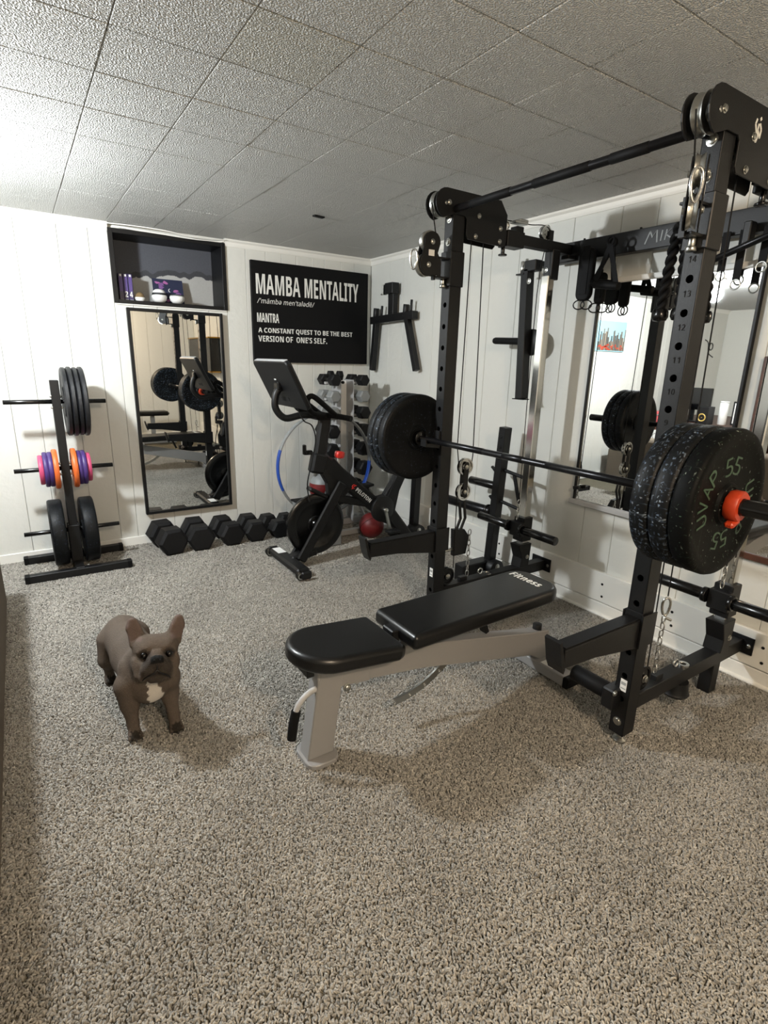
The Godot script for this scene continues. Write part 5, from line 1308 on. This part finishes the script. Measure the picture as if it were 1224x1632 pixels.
		if i == 0: part("hood", G.new().lathe(c0 + Vector3(0, 0.016, 0), Vector3.UP, [Vector2(0.046, 0), Vector2(0.04, 0.016), Vector2(0.024, 0.027), Vector2(0, 0.031)], 28), M.white, t)
		else: part("lining", G.new().ball(c0 + Vector3(0, 0.004, 0), Vector3(0.038, 0.02, 0.038), 16), M.print_grey, t)
	var gl := thing("glass_ornament", "small clear and gold rounded ornament beside the display packs", "ornament", Vector3(-1.918, ys, -0.07))
	part("bowl", G.new().lathe(Vector3(-1.918, ys, -0.07), Vector3.UP, [Vector2(0, 0), Vector2(0.026, 0.003), Vector2(0.034, 0.018), Vector2(0.034, 0.028)], 24), M.white, gl)
	part("dome", G.new().lathe(Vector3(-1.918, ys + 0.028, -0.07), Vector3.UP, [Vector2(0.034, 0), Vector2(0.026, 0.022), Vector2(0.012, 0.034), Vector2(0, 0.036)], 24), mat(Color(0.5, 0.42, 0.3), 0.2), gl)

func sofa_and_desk() -> void:
	var t := thing("sofa", "taupe fabric sofa with its back along the side of the gym carpet", "sofa", Vector3(-3.4, 0, 2.2))
	var xb := -2.945
	part("back", G.new().cushion(rounded(2.55, 0.66, 0.06, 5, -2.125, 0.35), Vector3(xb - 0.19, 0, 0), Vector3.FORWARD, Vector3.UP, Vector3.RIGHT, 0.19, 0.05, 5), M.taupe, t)
	part("base", G.new().box(Vector3(xb - 0.52, 0.2, 2.125), Vector3(0.7, 0.36, 2.3), 0.03), M.taupe, t)
	for s in [0.92, 3.33]: part("arm", G.new().cushion(rounded(0.9, 0.56, 0.07, 5, xb - 0.47, 0.3), Vector3(0, 0, s - 0.07), Vector3.RIGHT, Vector3.UP, Vector3.BACK, 0.15, 0.05, 5), M.taupe, t)
	for i in 3: part("seat_cushion", G.new().box(Vector3(xb - 0.53, 0.43, 1.37 + 0.755 * i), Vector3(0.68, 0.14, 0.74), 0.04), M.taupe, t)
	# desk along the back wall, far side of the room (seen in the gym mirror)
	t = thing("desk", "dark brown wooden desk along the back wall seen in the gym mirror", "desk", Vector3(-5.1, 0, 0.4))
	part("top", G.new().box(Vector3(-5.1, 0.735, 0.67), Vector3(2.1, 0.035, 1.26), 0.004), M.wood, t)
	part("side_panel", G.new().box(Vector3(-4.08, 0.36, 0.65), Vector3(0.03, 0.715, 1.2), 0.003), M.wood, t)
	part("side_panel", G.new().box(Vector3(-6.12, 0.36, 0.65), Vector3(0.03, 0.715, 1.2), 0.003), M.wood, t)
	part("modesty_panel", G.new().box(Vector3(-5.1, 0.5, 0.1), Vector3(2.0, 0.4, 0.02), 0.002), M.wood, t)
	t = thing("storage_box", "taupe fabric storage box beside the desk end", "storage box", Vector3(-3.86, 0, 0.35))
	part("box", G.new().box(Vector3(-3.86, 0.2, 0.36), Vector3(0.36, 0.4, 0.5), 0.02), M.taupe, t)
	part("lid", G.new().box(Vector3(-3.86, 0.41, 0.36), Vector3(0.37, 0.02, 0.51), 0.006), M.taupe, t)
	t = thing("paper_sheet", "white paper sheet with a drawing taped to the desk end", "paper", Vector3(-4.06, 0.5, 0.5))
	part("sheet", G.new().box(Vector3(-4.062, 0.58, 0.5), Vector3(0.001, 0.16, 0.2)), M.white, t)
	part("drawing", G.new().tube(circle(0, 0, 0.035, 0, 300, 12).map(func(p): return Vector3(-4.0605, 0.58 + p.y, 0.5 + p.x)), 0.0025, 5).tube(circle(0, 0, 0.03, 30, 200, 8).map(func(p): return Vector3(-4.0605, 0.575 + p.y, 0.54 + p.x)), 0.0025, 5), M.print_dark, t)
	t = thing("monitor", "black flat monitor on the brown desk, seen in the gym mirror", "monitor", Vector3(-4.7, 0.753, 0.6))
	part("screen", G.new().box(Vector3(-4.7, 1.05, 0.58), Vector3(0.03, 0.28, 0.46), 0.006), M.screen, t)
	part("stand", G.new().box(Vector3(-4.72, 0.85, 0.58), Vector3(0.03, 0.18, 0.05), 0.004).box(Vector3(-4.7, 0.763, 0.58), Vector3(0.16, 0.014, 0.22), 0.004), M.black, t)
	for i in 2:
		var z: float = [0.47, 0.86][i]
		t = thing("desk_speaker", ["black desk speaker with a yellow cone on the monitor's wall side", "black desk speaker with a yellow cone between the monitor and the white cylinder"][i], "speaker", Vector3(-4.5, 0.753, z), "desk speakers")
		part("cabinet", G.new().box(Vector3(-4.5, 0.863, z), Vector3(0.16, 0.22, 0.14), 0.006), M.black, t)
		part("cone", G.new().lathe(Vector3(-4.419, 0.84, z), Vector3.RIGHT, [Vector2(0.05, 0.0), Vector2(0.045, 0.004), Vector2(0.02, -0.01), Vector2(0, 0.002)], 20), mat(Color(0.8, 0.68, 0.35), 0.5), t, "yellow speaker cone")
	t = thing("white_cylinder", "white cylinder standing on the desk beside a small picture frame", "canister", Vector3(-4.65, 0.753, 1.0))
	part("body", G.new().rod(Vector3(-4.65, 0.753, 1.0), Vector3(-4.65, 1.03, 1.0), 0.05, 24, -1.0, 0.006), M.white, t)
	part("lid", G.new().rod(Vector3(-4.65, 1.03, 1.0), Vector3(-4.65, 1.045, 1.0), 0.052, 24), M.white, t)
	t = thing("photo_frame", "small white bordered photo frame on the desk", "picture frame", Vector3(-4.75, 0.753, 1.16))
	part("frame", G.new().box(Vector3(-4.75, 0.9, 1.16), Vector3(0.02, 0.29, 0.2), 0.003), M.black, t)
	part("mat_board", G.new().box(Vector3(-4.7395, 0.9, 1.16), Vector3(0.003, 0.25, 0.16)), M.white, t)
	part("photo", G.new().box(Vector3(-4.7375, 0.89, 1.16), Vector3(0.002, 0.14, 0.1)), M.print_dark, t)
	t = thing("red_box", "pink red patterned box on the end of the brown desk", "box", Vector3(-4.2, 0.753, 0.45))
	part("box", G.new().box(Vector3(-4.2, 0.818, 0.45), Vector3(0.2, 0.13, 0.24), 0.006), mat(Color(0.75, 0.32, 0.33), 0.6), t)
	for k in 4: part("pattern", G.new().bar(Vector3(-4.0985, 0.78 + 0.02 * k, 0.36 + 0.03 * k), Vector3(-4.0985, 0.83 + 0.01 * k, 0.42 + 0.03 * k), 0.002, 0.014, Vector3.UP, 0.0), M.white, t)
	# city picture on the back wall
	t = thing("wall_picture", "unframed colour picture of a city skyline on the back wall", "picture", Vector3(-3.57, 1.62, 0))
	part("canvas", G.new().box(Vector3(-3.575, 1.79, 0.011), Vector3(0.58, 0.36, 0.02), 0.002), mat(Color(0.6, 0.77, 0.82), 0.6), t)
	var r := RandomNumberGenerator.new(); r.seed = 31
	var pal := [Color(0.45, 0.42, 0.38), Color(0.3, 0.3, 0.28), Color(0.58, 0.52, 0.45), Color(0.25, 0.27, 0.27)]
	var gs := [G.new(), G.new(), G.new(), G.new()]
	for i in 30:
		var w := r.randf_range(0.015, 0.035); var h := r.randf_range(0.1, 0.27)
		var x := -3.85 + 0.018 * i
		if x > -3.31: break
		(gs[i % 4] as G).box(Vector3(x, 1.62 + h / 2, 0.0216 + 0.0001 * (i % 5)), Vector3(w, h, 0.0008))
	for i in 4: part("printed_towers", gs[i], mat(pal[i], 0.6), t)
	var lows := G.new()
	for i in 26: lows.box(Vector3(r.randf_range(-3.84, -3.32), 1.63 + r.randf_range(0, 0.06), 0.0228), Vector3(r.randf_range(0.015, 0.05), 0.02, 0.0006))
	part("printed_rooftops", lows, mat(Color(0.68, 0.25, 0.16), 0.6), t)
	# script decal on the back wall above the desk
	t = thing("wall_decal", "small dark script decal on the wall above the desk", "decal", Vector3(-6.0, 1.6, 0.002))
	var dg := G.new()
	dg.tube(circle(-6.05, 1.75, 0.05, 0, 330, 12).map(func(p): return Vector3(p.x, p.y, 0.003)), 0.008, 5)
	dg.tube(arc([Vector3(-6.15, 1.6, 0.003), Vector3(-6.0, 1.66, 0.003), Vector3(-5.95, 1.8, 0.003), Vector3(-5.85, 1.84, 0.003)], 5), 0.008, 5)
	part("script", dg, M.print_dark, t)
	# exercise station against the opposite wall (seen in the tall mirror)
	t = thing("leg_machine", "grey framed exercise station with black roller pads against the opposite wall", "exercise machine", Vector3(-1.25, 0, 5.4))
	part("mast", G.new().bar(Vector3(-1.2, 0.05, 5.3), Vector3(-1.45, 1.0, 5.45), 0.07, 0.07), M.grey_paint, t)
	part("base", G.new().bar(Vector3(-1.7, 0.035, 5.3), Vector3(-0.6, 0.035, 5.3), 0.07, 0.06).bar(Vector3(-1.2, 0.035, 4.95), Vector3(-1.2, 0.035, 5.7), 0.07, 0.06), M.grey_paint, t)
	part("roller_pad", G.new().rod(Vector3(-1.7, 1.0, 5.45), Vector3(-1.25, 1.0, 5.45), 0.055, 20), M.rubber, t)
	part("seat_pad", G.new().box(Vector3(-0.95, 0.5, 5.3), Vector3(0.5, 0.07, 0.28), 0.025), M.vinyl, t)
	part("seat_post", G.new().bar(Vector3(-0.95, 0.05, 5.3), Vector3(-0.95, 0.47, 5.3), 0.06, 0.06, Vector3.RIGHT), M.grey_paint, t)
	t = thing("wall_cabinet", "black wall cabinet with brass trim past the power rack", "cabinet", Vector3(-0.09, 1.2, 5.1))
	part("body", G.new().box(Vector3(-0.09, 1.45, 5.1), Vector3(0.16, 0.5, 1.2), 0.005), M.black_gloss, t)
	for yy in [1.71, 1.19]: part("trim", G.new().box(Vector3(-0.1, yy, 5.1), Vector3(0.18, 0.02, 1.22), 0.003), mat(Color(0.72, 0.56, 0.26), 0.3, 1.0), t, "brass trim")
	part("trim", G.new().box(Vector3(-0.172, 1.45, 5.1), Vector3(0.006, 0.48, 0.015), 0.001), mat(Color(0.72, 0.56, 0.26), 0.3, 1.0), t, "brass trim")

func dog() -> void:
	var at := Vector3(-2.46, 0, 2.2)
	var t := thing("dog", "grey brown french bulldog with a white chest patch standing on the carpet, looking up", "dog", at)
	var cell := 0.0046
	var lo := Vector3(-2.66, -0.006, 1.83)
	var nx := 78; var ny := 116; var nz := 168
	var K := 0.0055
	var S := PackedFloat32Array(); S.resize(nx * ny * nz)
	# head frame
	var hc := Vector3(-2.432, 0.352, 2.425)
	var f := Vector3(-0.1, 0.36, 0.92).normalized()
	var rt := Vector3.UP.cross(f).normalized()      # toward the animal's left side (+x in picture right)
	rt = (rt + Vector3(0, -0.12, 0)).normalized(); rt = (rt - f * rt.dot(f)).normalized()
	var u := f.cross(rt).normalized()
	var hp := func(a: float, b: float, c: float) -> Vector3: return hc + rt * a + u * b + f * c
	var bones := []
	# trunk
	bones.append([Vector3(-2.458, 0.232, 2.345), 0.098, Vector3(-2.475, 0.235, 2.18), 0.093])
	bones.append([Vector3(-2.475, 0.235, 2.18), 0.092, Vector3(-2.49, 0.24, 2.0), 0.083])
	bones.append([Vector3(-2.505, 0.262, 2.33), 0.055, Vector3(-2.41, 0.255, 2.34), 0.055])
	bones.append([Vector3(-2.525, 0.215, 2.355), 0.052, Vector3(-2.395, 0.205, 2.37), 0.052])
	bones.append([Vector3(-2.46, 0.19, 2.375), 0.065, Vector3(-2.46, 0.17, 2.3), 0.06])
	bones.append([Vector3(-2.49, 0.25, 1.98), 0.078, Vector3(-2.49, 0.225, 1.95), 0.062])
	# neck
	bones.append([Vector3(-2.455, 0.27, 2.34), 0.088, Vector3(-2.438, 0.325, 2.39), 0.078])
	# front legs
	for s in 2:
		var px: float = [-2.531, -2.386][s]; var pz: float = [2.39, 2.422][s]
		var sx: float = [-2.535, -2.388][s]
		bones.append([Vector3(sx, 0.205, 2.355), 0.05, Vector3(lerpf(sx, px, 0.3), 0.13, 2.36), 0.037])
		bones.append([Vector3(lerpf(sx, px, 0.3), 0.13, 2.36), 0.035, Vector3(px, 0.05, pz - 0.02), 0.023])
		bones.append([Vector3(px, 0.05, pz - 0.02), 0.023, Vector3(px, 0.022, pz - 0.005), 0.021])
		for k in 3: bones.append([Vector3(px + (k - 1) * 0.012, 0.018, pz), 0.013, Vector3(px + (k - 1) * 0.02, 0.0125, pz + 0.03 - absf(k - 1) * 0.006), 0.011])
	# hind legs
	for s in 2:
		var px: float = [-2.557, -2.425][s]; var pz: float = [1.945, 1.965][s]
		bones.append([Vector3(px + 0.022 - 0.04 * s, 0.225, 1.985), 0.066, Vector3(px, 0.15, 2.0), 0.046])
		bones.append([Vector3(px, 0.15, 2.0), 0.044, Vector3(px, 0.08, 1.925), 0.025])
		bones.append([Vector3(px, 0.08, 1.925), 0.024, Vector3(px, 0.025, 1.93), 0.021])
		for k in 3: bones.append([Vector3(px + (k - 1) * 0.01, 0.018, pz - 0.012), 0.014, Vector3(px + (k - 1) * 0.015, 0.0135, pz + 0.014), 0.0125])
	# tail stub
	bones.append([Vector3(-2.49, 0.285, 1.91), 0.02, Vector3(-2.49, 0.275, 1.885), 0.013])
	# head: skull, cheeks, brow, muzzle, jowls, chin
	bones.append([hp.call(-0.03, 0.022, -0.012), 0.052, hp.call(0.03, 0.022, -0.012), 0.052])
	bones.append([hp.call(-0.042, -0.035, -0.012), 0.046, hp.call(0.042, -0.035, -0.012), 0.046])
	bones.append([hp.call(-0.038, 0.026, 0.024), 0.017, hp.call(0.038, 0.026, 0.024), 0.017])
	bones.append([hp.call(-0.02, -0.048, 0.034), 0.028, hp.call(0.02, -0.048, 0.034), 0.028])
	bones.append([hp.call(0.0, 0.0, 0.038), 0.015, hp.call(0.0, -0.02, 0.06), 0.014])
	for s in [-1.0, 1.0]:
		bones.append([hp.call(s * 0.012, -0.022, 0.062), 0.016, hp.call(s * 0.036, -0.05, 0.05), 0.017])
		bones.append([hp.call(s * 0.036, -0.05, 0.05), 0.017, hp.call(s * 0.047, -0.083, 0.03), 0.015])
		bones.append([hp.call(s * 0.016, -0.03, 0.064), 0.014, hp.call(s * 0.018, -0.055, 0.06), 0.015])
		bones.append([hp.call(s * 0.008, 0.004, 0.05), 0.006, hp.call(s * 0.044, -0.034, 0.042), 0.006])
		bones.append([hp.call(s * 0.068, -0.02, 0.008), 0.012, hp.call(s * 0.062, -0.07, 0.012), 0.016])
		bones.append([hp.call(s * 0.03, 0.024, 0.036), 0.008, hp.call(s * 0.062, 0.012, 0.028), 0.007])
		bones.append([hp.call(s * 0.01, 0.012, 0.046), 0.0055, hp.call(s * 0.03, -0.012, 0.048), 0.0055])
		bones.append([hp.call(s * 0.056, -0.03, 0.03), 0.006, hp.call(s * 0.06, -0.075, 0.022), 0.007])
		# ears: flat fans of short capsules
		for e in 5:
			var w := (e - 2) / 2.0
			bones.append([hp.call(s * (0.06 + w * 0.022), 0.05 - absf(w) * 0.004 - w * 0.01, -0.016), 0.0105, hp.call(s * (0.078 + w * 0.017), 0.098 + 0.012 * (1.0 - w * w), -0.018 - 0.006 * (1.0 - w * w)), 0.0085])
			bones.append([hp.call(s * (0.078 + w * 0.017), 0.098 + 0.012 * (1.0 - w * w), -0.018 - 0.006 * (1.0 - w * w)), 0.0085, hp.call(s * (0.082 + w * 0.009), 0.122 + 0.006 * (1.0 - w * w), -0.02), 0.0075])
	bones.append([hp.call(-0.009, -0.012, 0.073), 0.0115, hp.call(0.009, -0.012, 0.073), 0.0115])
	bones.append([hp.call(-0.016, -0.088, 0.036), 0.017, hp.call(0.016, -0.088, 0.036), 0.017])
	var inv := 1.0 / cell
	for b in bones:
		var p: Vector3 = b[0]; var q: Vector3 = b[2]; var ra: float = b[1]; var rb: float = b[3]
		var m := maxf(ra, rb) + 0.03
		var a0 := ((p.min(q) - Vector3.ONE * m) - lo) * inv; var a1 := ((p.max(q) + Vector3.ONE * m) - lo) * inv
		var d := q - p; var dl := maxf(d.length_squared(), 1e-9); var dr := rb - ra
		for iz in range(maxi(0, int(a0.z)), mini(nz, int(a1.z) + 1)):
			for iy in range(maxi(0, int(a0.y)), mini(ny, int(a1.y) + 1)):
				var w := Vector3(0, lo.y + iy * cell, lo.z + iz * cell) - p
				var base := (iz * ny + iy) * nx
				for ix in range(maxi(0, int(a0.x)), mini(nx, int(a1.x) + 1)):
					w.x = lo.x + ix * cell - p.x
					var h := clampf(w.dot(d) / dl, 0.0, 1.0)
					var dist := (w - d * h).length() - ra - dr * h
					if dist < 0.03: S[base + ix] += exp(-maxf(dist, -0.08) / K)
	for i in S.size(): S[i] = -K * log(S[i] + 1e-9) + 0.0025
	# surface nets
	var idx := PackedInt32Array(); idx.resize(nx * ny * nz); idx.fill(-1)
	var V := []
	var sxy := nx * ny
	var offs := [0, 1, nx, nx + 1, sxy, sxy + 1, sxy + nx, sxy + nx + 1]
	var pos := [Vector3(0, 0, 0), Vector3(1, 0, 0), Vector3(0, 1, 0), Vector3(1, 1, 0), Vector3(0, 0, 1), Vector3(1, 0, 1), Vector3(0, 1, 1), Vector3(1, 1, 1)]
	var edges := [[0, 1], [2, 3], [4, 5], [6, 7], [0, 2], [1, 3], [4, 6], [5, 7], [0, 4], [1, 5], [2, 6], [3, 7]]
	for iz in nz - 1:
		for iy in ny - 1:
			var base := (iz * ny + iy) * nx
			for ix in nx - 1:
				var c := base + ix
				var v0 := S[c]
				if absf(v0) > 0.02: continue
				var mask := 0
				for k in 8:
					if S[c + offs[k]] < 0.0: mask |= 1 << k
				if mask == 0 or mask == 255: continue
				var sum := Vector3.ZERO; var cnt := 0
				for e in edges:
					var e0: int = e[0]; var e1: int = e[1]
					if ((mask >> e0) & 1) != ((mask >> e1) & 1):
						var fa := S[c + offs[e0]]; var fb := S[c + offs[e1]]
						sum += (pos[e0] as Vector3).lerp(pos[e1], fa / (fa - fb)); cnt += 1
				idx[c] = V.size()
				V.append(lo + (Vector3(ix, iy, iz) + sum / cnt) * cell)
	var N := []; var C := []
	for p in V:
		var g: Vector3 = (p - lo) * inv
		N.append(Vector3(fld(S, g + Vector3(0.7, 0, 0), nx, ny) - fld(S, g - Vector3(0.7, 0, 0), nx, ny), fld(S, g + Vector3(0, 0.7, 0), nx, ny) - fld(S, g - Vector3(0, 0.7, 0), nx, ny), fld(S, g + Vector3(0, 0, 0.7), nx, ny) - fld(S, g - Vector3(0, 0, 0.7), nx, ny)).normalized())
		C.append(coat(p, hc, rt, u, f))
	var G2 := G.new()
	for iz in range(1, nz - 1):
		for iy in range(1, ny - 1):
			for ix in range(1, nx - 1):
				var c := (iz * ny + iy) * nx + ix
				if absf(S[c]) > 0.02: continue
				var neg := S[c] < 0.0
				for ax in 3:
					var st: int = [1, nx, sxy][ax]
					if (S[c + st] < 0.0) == neg: continue
					var s1: int = [nx, 1, 1][ax]; var s2: int = [sxy, sxy, nx][ax]
					var q := [idx[c], idx[c - s1], idx[c - s1 - s2], idx[c - s2]]
					if q[0] < 0 or q[1] < 0 or q[2] < 0 or q[3] < 0: continue
					for tr in [[0, 1, 2], [0, 2, 3]]:
						var i0: int = q[tr[0]]; var i1: int = q[tr[1]]; var i2: int = q[tr[2]]
						if ((V[i1] - V[i0]) as Vector3).cross(V[i2] - V[i0]).dot(N[i0] + N[i1] + N[i2]) > 0.0:
							var sw := i1; i1 = i2; i2 = sw
						for i in [i0, i1, i2]:
							G2.v.append(V[i]); G2.n.append(N[i]); G2.c.append(C[i])
	part("body", G2, M.skin_dog, t)
	for s in [-1.0, 1.0]:
		part("eye", G.new().ball(hp.call(s * 0.043, 0.0, 0.0355), Vector3.ONE * 0.0138, 18), M.eye, t, "dark glossy eye")
	for s in [-1.0, 1.0]:
		part("nostril", G.new().rod(hp.call(s * 0.009, -0.014, 0.078), hp.call(s * 0.011, -0.014, 0.0868), 0.0032, 8), M.hole, t)
	for pw in [Vector3(-2.531, 0, 2.39), Vector3(-2.386, 0, 2.422)]:
		for k in 3:
			var c0: Vector3 = pw + Vector3((k - 1) * 0.02, 0.0125, 0.038 - absf(k - 1) * 0.006)
			part("claw", G.new().rod(c0, c0 + Vector3((k - 1) * 0.002, -0.007, 0.008), 0.0032, 8, 0.0012), M.nose, t)
	var mo := G.new()
	mo.tube(arc([hp.call(-0.047, -0.088, 0.043), hp.call(-0.034, -0.074, 0.06), hp.call(-0.012, -0.062, 0.074), hp.call(0.0, -0.052, 0.075), hp.call(0.012, -0.062, 0.074), hp.call(0.034, -0.074, 0.06), hp.call(0.047, -0.088, 0.043)], 4), 0.0024, 6)
	mo.tube([hp.call(0, -0.022, 0.076), hp.call(0, -0.052, 0.075)], 0.0025, 6)
	part("mouth", mo, M.nose, t)

func fld(S: PackedFloat32Array, g: Vector3, nx: int, ny: int) -> float:
	var i := Vector3i(g)
	var fr := g - Vector3(i)
	var c := (i.z * ny + i.y) * nx + i.x
	var sxy := nx * ny
	if c < 0 or c + sxy + nx + 1 >= S.size(): return 0.0
	return lerpf(lerpf(lerpf(S[c], S[c + 1], fr.x), lerpf(S[c + nx], S[c + nx + 1], fr.x), fr.y), lerpf(lerpf(S[c + sxy], S[c + sxy + 1], fr.x), lerpf(S[c + sxy + nx], S[c + sxy + nx + 1], fr.x), fr.y), fr.z)

# coat pattern of the animal (dye of the fur, not shade)
func coat(p: Vector3, hc: Vector3, rt: Vector3, u: Vector3, f: Vector3) -> Color:
	var body := Color(0.105, 0.084, 0.068)
	var dark := Color(0.028, 0.024, 0.022)
	var d := p - hc
	var a := d.dot(rt); var b := d.dot(u); var c := d.dot(f)
	var speck := 0.9 + 0.2 * fposmod(sin(p.x * 911.0 + p.y * 733.0 + p.z * 517.0) * 43758.5, 1.0)
	var col := body * speck
	# muzzle mask and eye surrounds
	var mz := smoothstep(0.035, 0.05, c) * smoothstep(0.012, -0.01, b) * smoothstep(0.06, 0.045, absf(a))
	for s in [-1.0, 1.0]: mz = maxf(mz, smoothstep(0.028, 0.017, Vector2(a - s * 0.043, b).length()) * step_f(c, 0.02))
	col = col.lerp(dark * 1.3, mz * 0.85)
	# nose leather
	if c > 0.066 and absf(a) < 0.022 and b > -0.026 and b < 0.004: col = Color(0.014, 0.012, 0.012)
	# inner ears, a little pinker
	if b > 0.05 and absf(a) > 0.05 and c > -0.016: col = col.lerp(Color(0.15, 0.105, 0.095), 0.5)
	# white blaze on the chest
	if d.length() > 0.085 and p.z > 2.38:
		var w := 0.017 + 0.012 * smoothstep(0.24, 0.17, p.y) + 0.004 * sin(p.y * 190.0)
		if absf(p.x + 2.452 + 0.15 * (p.y - 0.2)) < w and p.y > 0.15 and p.y < 0.265: col = Color(0.6, 0.56, 0.5)
	# black toes: fur marking with a ragged outline round each paw's toes
	for q in [Vector3(-2.531, 0.014, 2.408), Vector3(-2.386, 0.014, 2.44), Vector3(-2.557, 0.014, 1.955), Vector3(-2.425, 0.014, 1.975)]:
		if p.distance_to(q) < 0.023 + 0.005 * sin(p.x * 700.0) * sin(p.z * 610.0 + p.y * 500.0): col = dark
	return Color(col.r, col.g, col.b)

func step_f(v: float, e: float) -> float:
	return 1.0 if v > e else 0.0
